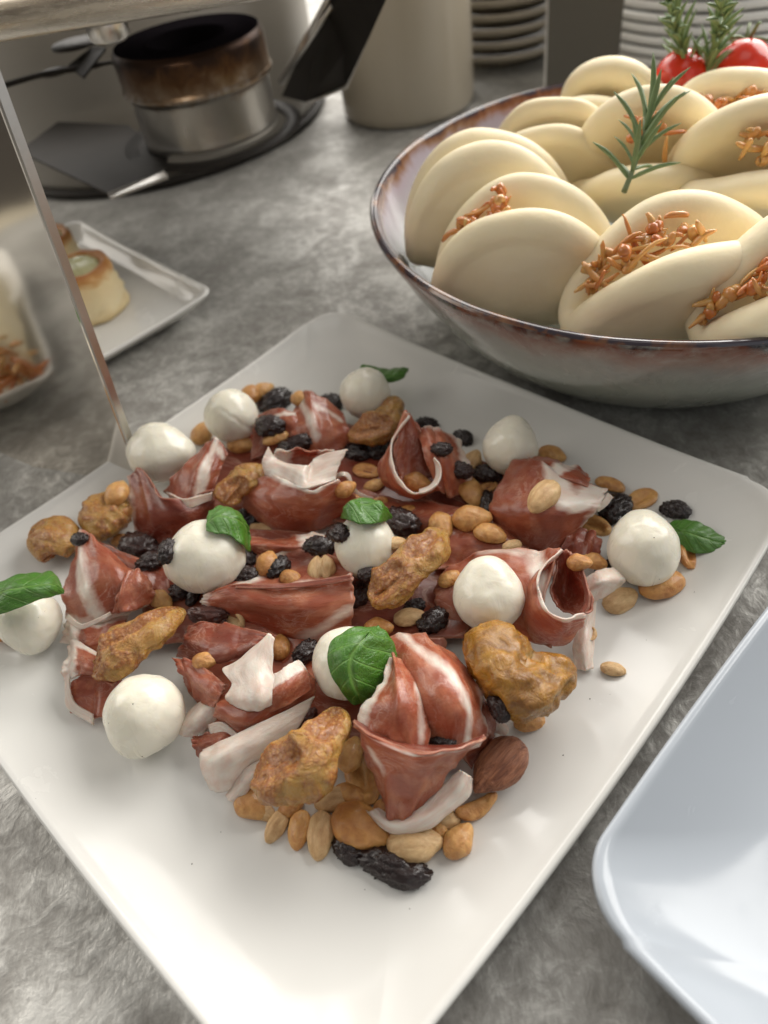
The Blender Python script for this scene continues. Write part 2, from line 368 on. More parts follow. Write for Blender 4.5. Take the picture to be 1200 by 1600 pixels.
# ------------------------------------------------------------------ square plates
def ring(half, rc, bulge, n=20):
    """rounded square outline, anticlockwise, in plate coordinates"""
    out = []; rc = max(rc, .001)
    for k in range(4):
        a0 = k*pi/2; c, s = cos(a0), sin(a0)
        def put(x, y):
            t = y/half if half > 0 else 0
            x2 = x+bulge*(1-min(1, t*t)); out.append(V((x2*c-y*s, x2*s+y*c, 0)))
        for i in range(n):
            y = -(half-rc)+2*(half-rc)*i/n; put(half, y)
        for i in range(n):
            a = pi/2*i/n; put(half-rc+rc*cos(a), half-rc+rc*sin(a))
    return out
def square_plate(name, label, center, yaw, half, rim_z, mat, rc=.02, bulge=.0049, lift=.0080, slope=.030, z0=0.0, well=.005, group=None, lip=.0032):
    prof = [(slope+.012, .0), (slope+.005, -.0005), (slope, .0012), (slope*.45, rim_z*.45), (.0015, rim_z-.0035), (-.0002, rim_z-.0018), (.0, rim_z-.0006), (.0009, rim_z), (.0024, rim_z-.0003), (.0034, rim_z-.0012)]
    ins = 12
    for i in range(1, ins+1):
        t = i/ins; prof.append((.0034+(slope-.0034)*t, well+(rim_z-.0012-well)*(1-t)**1.7))
    for e in (.006, .014, .026, .045, .07, .10):
        if slope+e < half-.004: prof.append((slope+e, well))
    vs, fs = [], []; c, s = cos(yaw), sin(yaw); N = 0
    for off, z in prof:
        h = half-off
        rg = ring(h, rc+off*.35 if off < half*.4 else min(rc+off*.35, h*.9), bulge*max(0, 1-off/half))
        N = len(rg); wgt = max(0, 1-max(0, off)/(slope*1.25))
        for p in rg:
            cc = min(abs(p.x), abs(p.y))/half
            vs.append(V((center[0]+p.x*c-p.y*s, center[1]+p.x*s+p.y*c, z0+z+lift*wgt*wgt*cc**2.5*(z > .0015))))
    for j in range(len(prof)-1):
        for i in range(N):
            k = (i+1) % N; fs.append((j*N+i, j*N+k, (j+1)*N+k, (j+1)*N+i))
    fs.append(tuple(range((len(prof)-1)*N, len(prof)*N)))
    fs.append(tuple(range(N))[::-1])
    o = mesh(name, vs, fs, mat, org=V((center[0], center[1], z0)), rest=False)
    solid(vs, fs)
    return tag(o, label, 'plate', group)
PC = (-.09804*SIDE, .745747*SIDE); PYAW = -.087931-pi/4
square_plate('square_plate', 'large square white plate carrying the ham, mozzarella and nuts', PC, PYAW+pi/2, SIDE/2, RIM, 'porcelain')

# ------------------------------------------------------------------ ham slices (rows of photo px, py, height in cm)
A = ('all',)
ham('low dark ham fold filling the gap beneath the fanned cone', 650, 800, [
 ([[(560,765,.9),(650,782,1.1),(738,792,1.0)],[(575,800,1.2),(660,812,1.3),(738,800,1.2)],[(600,830,.5),(665,845,.6),(730,830,.5)]], dict(tone=.5, fat=[('line',(.4,.9),(.9,.9),.03)])),
 ([[(675,790,1.0),(740,800,1.2),(800,830,1.1)],[(670,840,1.2),(745,840,1.4),(820,850,1.4)],[(680,890,.9),(745,880,1.0),(835,865,1.2)]], dict(tone=.25, fat=[])),
])
ham('dark ham base lying flat under the middle of the pile', 480, 900, [
 ([[(210,850,.6),(330,830,.7),(470,830,.7),(620,850,.7),(760,860,.7)],[(220,930,.5),(330,900,.6),(470,890,.6),(620,900,.6),(760,920,.6)],[(230,1010,.4),(340,1000,.6),(480,990,.6),(620,1000,.6),(730,1000,.5)]], dict(tone=.55, fat=[('line',(.2,.3),(.5,.6),.02)])),
 ([[(400,650,.4),(500,650,.4),(640,690,.4),(760,730,.4),(900,790,.4)],[(330,720,.4),(450,730,.5),(600,760,.5),(740,800,.5),(900,850,.4)],[(250,800,.3),(400,800,.5),(560,820,.6),(720,860,.6),(870,900,.4)]], dict(tone=.7)),
 ([[(290,990,.5),(420,990,.7),(560,1000,.7),(690,1000,.6)],[(300,1080,.4),(430,1070,.7),(560,1080,.7),(720,1090,.5)],[(340,1160,.3),(440,1170,.5),(560,1180,.6),(700,1200,.3)]], dict(tone=.4)),
])
ham('broad ham slice at the far edge of the pile, streaked with fat', 470, 660, [
 ([[(392,718,.5),(440,706,.7),(500,712,.7)],[(395,672,1.3),(440,662,1.8),(490,668,1.5)],[(402,647,1.5),(440,640,2.0),(478,650,1.5)]], dict(tone=.15, fat=[('line',(.3,.7),(.9,.95),.06)])),
 ([[(450,712,.6),(495,712,.8),(545,704,.5)],[(458,665,1.6),(498,665,1.9),(546,672,1.2)],[(463,622,1.5),(487,614,2.2),(537,644,1.4)]], dict(tone=.1, fat=[('line',(.18,1),(.45,.35),.07),('line',(.5,.8),(.9,.75),.03)])),
])
ham('dark ham wrap beside the cone-shaped mozzarella with a cream inner fold', 275, 770, [
 ([[(213,838,.3),(248,847,.4),(292,840,.5),(338,814,.6)],[(205,790,1.3),(242,800,1.7),(290,806,1.7),(336,786,1.3)],[(200,744,1.9),(222,734,2.2),(262,778,2.3),(335,768,1.9)]], dict(tone=.75, fat=[('u0',.03)])),
 ([[(258,770,1.6),(288,795,1.8),(330,782,1.7)],[(266,776,2.0),(292,780,2.2),(332,770,2.0)]], dict(fat=[A], nv=14)),
 ([[(255,768,1.5),(285,792,1.6),(325,782,1.6)],[(283,733,2.3),(306,742,2.6),(345,735,2.2)],[(316,700,2.5),(338,685,2.9),(356,708,2.5)]], dict(tone=.35, fat=[('line',(.55,.95),(.75,.05),.10),('line',(.55,.95),(.9,.85),.05)])),
])
ham('ham rosette with a ruffled white fat rim under a raisin', 470, 790, [
 ([[(428,742,1.7),(478,738,1.6),(520,738,1.8)],[(428,712,2.4),(480,712,2.2),(520,712,2.4)],[(432,700,2.8),(482,706,2.6),(522,702,2.8)]], dict(fat=[('u0',.25),('u1',.3)], tone=.2)),
 ([[(376,800,.3),(430,829,.3),(490,834,.4),(546,802,.3)],[(382,775,1.4),(430,792,1.9),(490,796,2.0),(549,774,1.4)],[(420,738,2.4),(450,752,2.7),(490,766,2.8),(526,748,2.6)]], dict(tone=.12, fat=[('v1',.05)])),
 ([[(414,742,2.3),(440,750,2.5),(472,764,2.7),(486,764,2.8),(524,750,2.6)],[(409,722,2.8),(430,724,2.7),(470,740,3.0),(487,744,2.6),(530,724,3.0)],[(420,698,3.1),(434,716,2.6),(476,728,3.0),(492,718,2.5),(541,701,3.3)]], dict(fat=[A])),
 ([[(524,742,2.2),(536,738,2.4),(546,742,2.2),(553,758,1.9),(562,769,1.6),(584,778,1.3)],[(527,748,2.2),(536,744,2.4),(542,748,2.2),(549,762,1.8),(560,774,1.5),(582,781,1.2)]], dict(fat=[A], nv=8, amp=.3)),
])
ham('tall cone of ham with a pale curled rim holding a peanut', 670, 730, [
 ([[(650,672,2.4),(682,668,2.6),(722,688,1.8)],[(662,704,2.5),(696,715,2.5),(730,726,1.5)],[(684,765,1.3),(706,777,1.0),(735,765,.7)]], dict(tone=.1, fat=[('u1',.12),('v0',.03)])),
 ([[(614,700,2.2),(637,648,3.25),(656,669,2.6)],[(622,740,1.6),(652,705,2.0),(672,704,2.0)],[(636,766,1.3),(662,752,1.1),(688,735,1.5)]], dict(tone=.3)),
 ([[(637,644,3.4),(604,704,2.4),(596,748,1.3),(640,776,1.0),(692,768,1.0)],[(637,645,3.5),(608,698,2.7),(606,748,2.0),(642,774,1.7),(688,762,1.8)],[(638,648,3.5),(612,692,3.0),(618,738,2.7),(648,768,2.4),(683,757,2.4)]], dict(tone=0, fat=[('v1',.10)])),
 ([[(655,772,2.2),(675,765,2.3),(688,748,2.4),(688,728,2.6),(678,715,2.8)],[(655,766,2.0),(670,760,2.1),(680,747,2.2),(681,730,2.4),(677,717,2.7)]], dict(fat=[A], nv=8, amp=.3)),
])
ham('wide glossy dark ham mound with a single pale peanut on top', 850, 790, [
 ([[(812,735,1.7),(862,745,2.3),(918,760,2.1)],[(822,722,1.9),(872,728,2.3),(922,748,1.9)],[(834,715,1.5),(872,719,1.8),(915,740,1.4)]], dict(tone=.2, fat=[('line',(.45,0),(.7,1),.12)])),
 ([[(776,826,.6),(812,853,.8),(862,858,.9),(914,812,1.3)],[(768,790,1.7),(815,792,2.5),(862,792,2.7),(934,792,1.9)],[(798,728,1.7),(832,719,2.3),(868,733,2.5),(948,764,1.7)]], dict(tone=.45, fat=[('line',(.62,1),(.86,.5),.10),('line',(.86,.5),(.95,.9),.1),('u1',.05)])),
 ([[(935,800,1.6),(948,790,1.6),(958,777,1.5)],[(928,792,1.9),(942,782,1.9),(950,770,1.8)]], dict(fat=[A], nv=10, nu=20, amp=.3)),
 ([[(872,866,.6),(905,882,.7),(936,878,.7)],[(880,850,1.1),(914,848,1.3),(938,860,1.0)],[(902,824,1.2),(922,828,1.3),(935,846,1.0)]], dict(tone=.6)),
])
ham('rolled ham slice with an open cream-rimmed end beside the lower mozzarella', 800, 930, [
 ([[(690,968,.5),(750,1000,.6),(815,1000,.8),(862,1012,.7)],[(678,920,1.2),(750,905,1.5),(812,932,2.0),(848,950,2.0)],[(700,884,1.3),(760,862,1.7),(832,858,2.4),(876,858,2.7)]], dict(tone=.1, fat=[('line',(.72,.93),(.93,.62),.09),('line',(.3,.97),(.6,.95),.03)])),
 ([[(876,860,2.6),(864,892,2.2),(858,925,1.9),(868,950,1.8)],[(890,860,2.8),(886,900,1.6),(882,930,1.2),(886,955,1.5)],[(903,868,2.8),(915,905,2.4),(921,935,2.2),(912,962,2.1)]], dict(tone=.55, fat=[])),
 ([[(876,859,2.9),(843,904,2.8),(845,935,2.7),(864,958,2.7),(888,969,2.6),(914,962,2.4)],[(858,880,2.5),(836,912,2.6),(834,945,2.4),(856,972,2.2),(884,985,2.0),(912,972,1.8)],[(835,900,1.9),(815,925,1.6),(812,968,1.1),(838,1002,.8),(872,1008,.7),(902,984,.9)]], dict(tone=.1, fat=[('v0',.16)])),
 ([[(902,864,2.9),(913,896,2.8),(922,936,2.6),(912,963,2.3)],[(899,868,2.7),(908,898,2.6),(915,934,2.4),(906,960,2.2)]], dict(tone=.8, nv=8, amp=.4)),
 ([[(912,906,1.4),(936,893,1.7),(958,887,1.6)],[(915,925,1.7),(946,908,2.1),(977,904,1.4)],[(922,946,1.0),(950,932,1.1),(972,916,.9)]], dict(fat=[A], nv=20)),
 ([[(905,975,.9),(918,950,1.0),(930,930,1.0)],[(895,1010,.5),(914,1000,.8),(930,985,.6)],[(900,1045,.2),(916,1048,.35),(929,1044,.2)]], dict(fat=[A])),
])
ham('peaked ham slice by the two figs, split by a broad white fat band', 165, 920, [
 ([[(150,842,1.1),(205,868,1.2),(262,890,1.0)],[(165,875,1.2),(220,905,1.2),(266,925,.9)],[(190,935,.8),(235,950,.7),(270,955,.5)]], dict(tone=.55)),
 ([[(98,1004,.4),(135,1022,.8),(190,1010,.8)],[(100,985,.8),(140,1000,1.2),(195,985,1.1)],[(108,955,.8),(145,965,1.2),(200,955,1.1)]], dict(tone=0, fat=[('u0',.3),('v1',.2)])),
 ([[(106,966,.8),(140,977,1.1),(180,966,1.3),(234,944,1.0)],[(102,912,1.4),(140,908,2.2),(188,905,2.3),(234,915,1.4)],[(118,833,2.3),(134,830,2.6),(166,857,2.3),(214,895,1.7)]], dict(tone=.2, fat=[('line',(.14,.98),(.28,.45),.085),('line',(.28,.45),(.5,.0),.07),('v0',.07)])),
 ([[(176,958,1.7),(205,955,1.8),(234,942,1.3)],[(184,925,2.3),(210,915,2.3),(236,922,1.5)],[(200,894,2.3),(212,890,2.3),(224,904,1.8)]], dict(tone=0, fat=[])),
 ([[(103,966,1.2),(125,983,1.5),(155,972,1.7),(174,960,1.7)],[(108,960,1.3),(128,975,1.6),(152,966,1.8),(172,956,1.8)]], dict(fat=[A], nv=8, amp=.5)),
])
ham('pale rolled ham edge between the long fig and the plate rim', 130, 1075, [
 ([[(112,1065,.9),(140,1050,1.1),(190,1050,1.1)],[(108,1090,.4),(142,1085,.5),(185,1085,.6)],[(112,1115,.3),(145,1122,.3),(178,1118,.3)]], dict(tone=.05, fat=[])),
 ([[(104,1008,.9),(118,1000,1.1),(150,1020,1.4),(185,1040,1.3)],[(102,1036,1.1),(118,1032,1.6),(145,1042,1.8),(182,1060,1.6)],[(103,1064,.9),(120,1056,1.3),(142,1052,1.6),(180,1072,1.5)]], dict(tone=0, fat=[('u0',.35),('v0',.15)])),
 ([[(104,1042,1.1),(101,1075,.9),(106,1108,.5),(148,1133,.3)],[(110,1042,1.2),(108,1072,1.0),(116,1098,.7),(146,1116,.5)]], dict(fat=[A], nv=10)),
])
ham('long horizontal ham band across the middle with a dark crusty top edge', 440, 950, [
 ([[(385,842,1.1),(440,838,1.2),(505,836,1.1)],[(388,850,1.5),(445,852,1.7),(515,848,1.4)],[(392,868,1.1),(450,870,1.2),(515,866,1.0)]], dict(tone=.35, fat=[('u1',.3)], nv=20)),
 ([[(335,925,1.6),(400,918,1.7),(470,913,1.8),(548,903,2.2)],[(390,890,1.2),(430,885,1.3),(485,885,1.3),(552,892,1.9)],[(410,862,1.0),(445,860,1.3),(500,862,1.5),(542,880,2.1)]], dict(tone=.35, fat=[('line',(.3,1),(.18,0),.10),('v0',.05)])),
 ([[(318,928,1.9),(366,913,2.3),(450,913,2.4),(550,900,2.6)],[(312,942,1.7),(380,945,2.0),(460,955,2.1),(552,940,2.0)],[(322,958,1.2),(400,978,1.0),(470,1003,.8),(549,984,1.0)]], dict(tone=.15, fat=[('u0',.05),('line',(.7,.95),(1,.6),.045)])),
 ([[(366,912,2.35),(450,912,2.5),(551,898,2.7)],[(368,917,2.4),(450,919,2.5),(552,908,2.6)]], dict(tone=.75, nv=6, amp=.5)),
])
ham('dark red ham fold tipped with a thick white fat flap', 395, 1050, [
 ([[(272,1030,1.7),(302,1033,1.9),(357,1072,2.2)],[(280,1050,1.7),(305,1062,1.9),(350,1085,2.1)],[(286,1072,1.0),(310,1092,1.3),(342,1104,1.7)]], dict(tone=.4)),
 ([[(292,976,1.6),(350,975,2.0),(419,991,2.9)],[(285,1000,1.8),(345,1012,2.3),(412,1008,2.8)],[(275,1026,1.2),(335,1036,1.9),(392,1024,2.3)]], dict(tone=.7, fat=[])),
 ([[(342,1122,1.3),(378,1150,1.4),(435,1130,1.5),(490,1096,1.3)],[(338,1108,1.9),(385,1125,2.3),(440,1090,2.3),(492,1065,1.9)],[(345,1085,1.9),(400,1085,2.2),(437,1060,2.6),(466,1031,2.3)]], dict(tone=.08, fat=[('line',(.75,1),(1,.9),.10)])),
 ([[(414,1000,3.0),(418,994,3.1),(423,991,3.2),(426,999,3.1)],[(378,1028,2.7),(396,1018,3.0),(412,1014,3.1),(427,1022,3.0)],[(348,1045,2.4),(374,1044,2.8),(400,1042,3.1),(426,1050,2.8)],[(362,1068,2.6),(380,1070,2.9),(405,1072,3.1),(434,1066,2.6)],[(352,1088,2.5),(376,1094,2.8),(405,1096,2.9),(434,1082,2.5)],[(358,1100,2.3),(378,1109,2.5),(402,1110,2.6),(424,1098,2.4)]], dict(fat=[A])),
 ([[(424,1060,2.6),(440,1046,2.8),(464,1031,2.6)],[(416,1092,2.6),(446,1074,2.8),(480,1052,2.4)],[(408,1116,2.1),(446,1104,2.3),(486,1078,2.1)]], dict(fat=[('v0',.34)], tone=0, amp=.5)),
])
ham('trailing white fat ribbons below the three-lobed fold', 340, 1190, [
 ([[(274,1139,.6),(296,1112,1.0),(332,1084,1.4)],[(284,1150,.8),(308,1128,1.3),(338,1100,1.5)],[(302,1152,.3),(320,1138,.7),(344,1118,1.2)]], dict(fat=[A], nv=14)),
 ([[(300,1150,.8),(340,1143,1.2),(385,1142,1.5)],[(302,1165,.9),(338,1160,1.3),(380,1155,1.5)],[(308,1185,.5),(335,1180,1.0),(365,1175,1.3)]], dict(tone=.3)),
 ([[(328,1132,1.2),(350,1128,1.5),(372,1148,1.5)],[(332,1146,1.1),(350,1150,1.3),(368,1156,1.4)]], dict(fat=[A], nv=8, nu=20)),
 ([[(318,1172,1.2),(365,1152,1.9),(430,1118,2.1),(492,1088,1.8)],[(316,1198,1.2),(352,1188,1.8),(408,1160,1.8),(470,1128,1.5)],[(330,1234,.4),(352,1236,.6),(376,1212,.9),(425,1175,1.0)]], dict(fat=[A])),
 ([[(368,1208,1.1),(395,1180,1.4),(440,1140,1.6)],[(385,1205,1.0),(412,1182,1.3),(450,1150,1.5)]], dict(tone=.9, nv=8)),
 ([[(350,1243,.4),(378,1205,1.2),(430,1168,1.3)],[(358,1252,.5),(388,1218,1.2),(430,1180,1.3)],[(372,1258,.3),(392,1232,.8),(428,1195,1.0)]], dict(fat=[A], nv=14)),
])
ham('big three-fold ham fan standing in front with a cream-edged pleat', 650, 1140, [
 ([[(735,1200,.3),(760,1170,.5),(775,1130,.6)],[(722,1180,.9),(750,1150,1.2),(765,1110,1.3)],[(715,1160,1.3),(740,1130,1.6),(750,1085,1.6)]], dict(tone=.45)),
 ([[(755,1088,1.4),(776,1116,1.2),(796,1138,.5)],[(752,1110,1.1),(770,1130,.9),(790,1146,.4)],[(748,1130,.9),(765,1140,.6),(778,1143,.3)]], dict(fat=[A], nv=14)),
 ([[(636,1172,1.5),(690,1176,1.9),(728,1168,1.9),(758,1150,1.5)],[(636,1110,2.2),(690,1112,3.1),(728,1108,3.0),(754,1108,2.0)],[(615,1050,2.2),(658,1045,3.1),(704,1045,3.0),(738,1062,2.0)],[(596,1003,1.5),(630,990,2.0),(672,998,2.1),(710,1022,1.6)]], dict(tone=.12, fat=[('line',(.30,1),(.55,.66),.045),('line',(.55,.66),(.68,.35),.05),('line',(.68,.35),(.66,.05),.035),('u1',.012)])),
 ([[(555,1130,2.4),(600,1152,2.7),(640,1165,2.7),(667,1168,2.4)],[(573,1097,2.7),(608,1100,3.4),(640,1100,3.4),(665,1110,2.7)],[(600,1066,2.7),(614,1056,3.1),(630,1052,3.2),(650,1072,2.8)],[(610,1030,2.5),(614,1024,2.7),(618,1024,2.7),(628,1040,2.6)]], dict(tone=.08, fat=[('u0',.12),('line',(.85,.05),(.86,.55),.03)])),
 ([[(553,1124,2.6),(600,1148,2.5),(655,1163,2.5),(715,1163,2.6),(757,1147,2.6)],[(556,1132,2.9),(595,1156,3.1),(655,1176,3.4),(715,1171,3.3),(756,1152,2.8)]], dict(tone=.85, nv=12, amp=.5)),
 ([[(551,1127,2.8),(592,1154,3.2),(655,1178,3.6),(715,1172,3.4),(757,1150,2.8)],[(562,1150,2.6),(595,1174,3.1),(652,1192,3.4),(702,1186,3.1),(722,1180,2.5)],[(576,1200,1.9),(600,1215,2.5),(650,1222,2.6),(680,1212,2.3),(702,1205,1.8)],[(594,1252,1.0),(607,1284,.9),(628,1282,1.0),(645,1272,1.1),(664,1258,1.1)]], dict(tone=.12, fat=[('line',(.1,.10),(.5,.10),.018),('line',(.45,.09),(1,.09),.055),('line',(.12,.4),(.22,.62),.02)])),
 ([[(574,1264,.8),(612,1299,.7),(672,1292,.9),(726,1248,1.0),(736,1216,1.2)],[(582,1268,.9),(614,1290,1.0),(664,1280,1.3),(712,1238,1.5),(730,1210,1.6)],[(590,1266,.7),(618,1278,.8),(658,1262,1.2),(696,1222,1.4),(720,1205,1.5)]], dict(fat=[A], nv=18)),
])

# ------------------------------------------------------------------ mozzarella
BALLS = []
def ico(sub):
    bm = bmesh.new(); bmesh.ops.create_icosphere(bm, subdivisions=sub, radius=1)
    vs = [v.co.copy() for v in bm.verts]; fs = [tuple(v.index for v in f.verts) for f in bm.faces]; bm.free(); return vs, fs
IV, IF = ico(5)
def ball(label, px, py, dpx, tip, pinch=.18, lift=0.0, asp=1.0, crease=None):
    zc = WELL+.013+lift*.01; c = at(px, py, zc); r = dpx/2/FPX*dep(c)
    c = at(px, py, WELL+r*.93+lift*.01)
    tv = (RT*tip[0]+UP*tip[1]+V((0, 0, .25))).normalized(); s = px*.37
    vs = []
    for v in IV:
        d = v.dot(tv); k = 1+pinch*1.45*max(0, d)**5-.05*max(0, d)**1.5
        k *= 1+.065*noise.noise(v*1.2+V((s, 0, 0)))+.018*noise.noise(v*3.3+V((s, 3, 0)))-.02*abs(noise.noise(v*2.2+V((0, s, 9))))
        if crease:
            q = abs(v.dot(crease)+.12*noise.noise(v*3))
            k -= .035*math.exp(-(q/.045)**2)*max(0, min(1, (d+.3)*2))
        p = v*k; side = p-tv*p.dot(tv); p = tv*p.dot(tv)*asp+side
        p.z = max(p.z, -.9)*1.0
        vs.append(c+p*r)
    o = mesh('mozzarella_ball', vs, IF, 'mozzarella', rest=True)
    tag(o, label, 'mozzarella', 'mozzarella balls on the square plate'); BALLS.append((c, r)); return c, r
cs = V((.4, .3, .85)).normalized()
b1 = ball('pointed mozzarella ball nearest the steel leg, at the plate rim', 249, 708, 94, (1, -.1), .16, .3, 1.02)
b2 = ball('creased mozzarella ball second along the far rim from the steel leg', 361, 649, 84, (1, -.6), .10, .4, 1, RT.cross(FW).lerp(RT, .4).normalized())
b3 = ball('small blurred mozzarella ball with a basil leaf behind it at the plate far corner', 571, 615, 80, (.6, .9), .05, .3)
b4 = ball('mozzarella ball with a squared top behind the wide dark ham mound', 798, 698, 88, (.2, 1), .12, .4)
b5 = ball('smooth egg-shaped mozzarella ball beside the basil leaf lying on the plate', 1006, 857, 112, (-.2, 1), .06, .1, 1.06)
b6 = ball('mozzarella ball with a peaked tip leaning on the rolled ham slice', 763, 932, 112, (-.05, 1), .14, .6)
b7 = ball('oval kneaded mozzarella ball topped by a drooping basil sprig', 320, 870, 114, (-1, -.5), .06, .9, 1.12)
b8 = ball('central mozzarella ball wearing a crumpled basil cap', 571, 853, 96, (0, -1), .06, .9, 1.06)
b9 = ball('mozzarella ball cut by the frame edge under a big basil leaf', 46, 968, 96, (.2, -1), .12, .1)
b10 = ball('mozzarella ball almost hidden by an upright basil leaf', 546, 1036, 118, (-.6, .5), .04, .7)
b11 = ball('large bare mozzarella ball alone on the near side of the plate', 225, 1116, 122, (-.2, -1), .06, 0, 1.03)
for (c, r), offs in ((b11, [(-.3, .2), (.1, -.8)]), (b9, [(.3, -.2), (.1, -.5)]), (b5, [(.2, .1)])):
    pass

# ------------------------------------------------------------------ figs
def fig(label, path, rad_px, cutdir=(0, .4, 1), cuts=(), lift=0, flat=.66):
    """path: px, py, h points; rad_px radii in px along the path"""
    pts = [P(p) for p in path]; n = 60; m_ = 40; c = spline(pts, n)
    rr = [spline([V((r, 0, 0)) for r in rad_px], n)[i].x for i in range(n)]
    s = path[0][0]*.31; vs, cut = [], []; prevn = None
    for i in range(n):
        t = (c[min(i+1, n-1)]-c[max(i-1, 0)]).normalized(); up = V((0, 0, 1)); up = (up-t*up.dot(t)).normalized(); sd = t.cross(up)
        e = i/(n-1); k = math.sqrt(max(.0, 1-abs(2*e-1)**5)); R_ = 1.05*rr[i]/FPX*dep(c[i])*max(k, .02)
        for j in range(m_):
            a = 2*pi*j/m_; d = sd*cos(a)+up*sin(a)*flat; q = c[i]+d*R_
            w = noise.noise(q*70+V((s, 0, 0)))*.34-abs(noise.noise(q*150+V((s, 2, 0))))*.34+noise.noise(q*330+V((0, s, 0)))*.07+.13-.26*abs(noise.noise(V((cos(a)*2.6+s, sin(a)*2.6, e*2.2))))
            ck = 0.0
            for (ce, ca, we, wa) in cuts:     # position along, angle, extents
                da = (a-ca+pi) % (2*pi)-pi; q2 = 1-((e-ce)/we)**2-(da/wa)**2
                ck = max(ck, q2)
            dig = -.46*max(0, min(1, ck*2.6)) + (.16 if -.6 < ck < 0 else 0)*0
            rimb = .20*math.exp(-((ck+.10)/.20)**2) if cuts else 0
            q = c[i]+d*R_*(1+w+dig+rimb)
            vs.append(q); cut.append(max(0, min(1, .5+ck*1.6)) if cuts else 0)
    fs = [(i*m_+j, i*m_+(j+1) % m_, (i+1)*m_+(j+1) % m_, (i+1)*m_+j) for i in range(n-1) for j in range(m_)]
    fs += [tuple(range(m_))[::-1], tuple((n-1)*m_+j for j in range(m_))]
    fs = [f[::-1] for f in fs]
    o = mesh('dried_fig', vs, fs, 'fig', attrs={'cut': cut}, rest=True)
    return tag(o, label, 'dried fig', 'pieces of dried fig among the ham')
fig('amber dried fig nearest the frame edge beside the peaked ham slice', [(58,874,.7),(86,846,1.0),(124,824,1.0)], [30,35,24], cuts=[(.18, pi*.9+3.14, .28, 1.0),(.2, -pi*.45, .3, .9)])
fig('honey-coloured dried fig against the plate rim, behind its twin', [(132,832,.9),(162,806,1.1),(192,772,.8)], [27,33,24], cuts=[(.3, -pi*.4, .3, .8)])
fig('small yellow dried fig wedged between ham wrap and rosette', [(350,788,1.6),(362,765,1.9),(388,745,1.9),(402,730,1.5)], [24,22,24,14], cuts=[(.25, pi*.3, .3, 1.2)])
fig('curled dried fig under the basil at the far corner of the pile', [(548,678,1.0),(572,672,1.5),(600,662,1.5),(612,640,1.5),(614,622,1.1)], [16,24,22,18,14], cuts=[(.3, pi*.4, .26, .9)])
fig('two-lobed dried fig in the centre showing its seedy flesh', [(582,940,1.6),(605,918,2.2),(640,885,2.4),(665,855,2.5),(692,828,2.0)], [24,36,26,29,20], cuts=[(.26, pi*.55, .19, 1.0),(.70, pi*.55, .17, .8)])
fig('long dried fig lying diagonally above the bare mozzarella ball', [(146,1056,1.6),(172,1028,2.1),(205,1004,2.3),(245,978,2.3),(288,952,1.8)], [20,33,30,26,18], cuts=[(.12, pi*.6, .14, 1.0),(.62, pi*.62, .42, .45)])
fig('plump golden dried fig shaped like a heart by the near side of the rolled ham', [(752,985,1.7),(772,1018,2.3),(805,1062,2.3),(848,1062,2.0),(888,1030,1.5)], [28,44,50,44,30], flat=.85)
fig('torn bright yellow dried fig above the cluster of near peanuts', [(400,1222,1.5),(430,1206,2.2),(478,1185,2.5),(508,1150,2.5),(532,1108,2.0)], [22,44,46,30,24], cuts=[(.27, pi*.55, .25, .9),(.80, pi*.5, .17, .8)])

# ------------------------------------------------------------------ basil
def bal(px, py, b, off=.0012):
    """point on a mozzarella ball under the pixel"""
    c, r = b; d = ray(px, py).normalized(); oc = CAMP-c; B = oc.dot(d); q = B*B-(oc.dot(oc)-(r*1.03)**2)
    t = -B-math.sqrt(q) if q > 0 else -B
    p = CAMP+d*t; return p+(p-c).normalized()*off if q > 0 else c+(p-c).normalized()*r*1.03+(p-c).normalized()*off
def basil(label, rows, nu=40, nv=26, amp=1.0):
    vs, fs, uv = patch(rows, nu, nv); N = smoothvn(vs, fs); s = rows[0][0][0]*.1 if not isinstance(rows[0][0], V) else rows[0][0].x*90; out = []
    for v, n, (a, b) in zip(vs, N, uv):
        vein = math.exp(-((b-.5)/.05)**2); q = abs(sin((a-abs(b-.5)*.55)*17))
        out.append(v+n*(-.0004*vein+.0005*(q-.5)*(1-vein)+noise.noise(v*160+V((s, 0, 0)))*.0008*amp))
    o = mesh('basil_leaf', out, fs, 'basil', uvs=uv, rest=True)
    md = o.modifiers.new('thickness', 'SOLIDIFY'); md.thickness = .0004; md.offset = 1
    return tag(o, label, 'basil leaf', 'basil leaves')
def B_(b, *pts): return [bal(x, y, b, o) for x, y, o in pts]
basil('blurred basil leaf behind the far corner mozzarella ball', [[(560,590,1.6),(560,590,1.6),(575,596,1.5),(600,598,1.5),(625,594,1.5),(637,578,1.5)],[(560,588,1.8),(575,583,1.8),(592,590,1.8),(612,588,1.8),(628,583,1.7),(637,578,1.5)],[(560,586,1.9),(566,571,1.9),(585,573,1.8),(605,576,1.6),(622,575,1.6),(637,577,1.5)]])
basil('flat basil leaf lying on the bare plate beside a raisin', [[(1042,824,.5),(1058,850,.5),(1085,864,.4),(1115,862,.35),(1143,852,.4)],[(1040,822,.6),(1066,830,1.0),(1092,838,.9),(1120,846,.6),(1143,851,.4)],[(1042,820,.5),(1060,814,.7),(1085,815,.9),(1112,828,.7),(1144,848,.4)]])
basil('drooping basil leaf over the oval mozzarella ball', [B_(b7,(322,832,.001),(335,838,.002),(352,842,.003),(368,856,.003),(388,862,.002)),B_(b7,(322,822,.002),(338,822,.005),(356,828,.006),(374,838,.005),(389,856,.003)),B_(b7,(325,812,.003),(342,807,.006),(360,814,.007),(382,832,.005),(391,850,.003))])
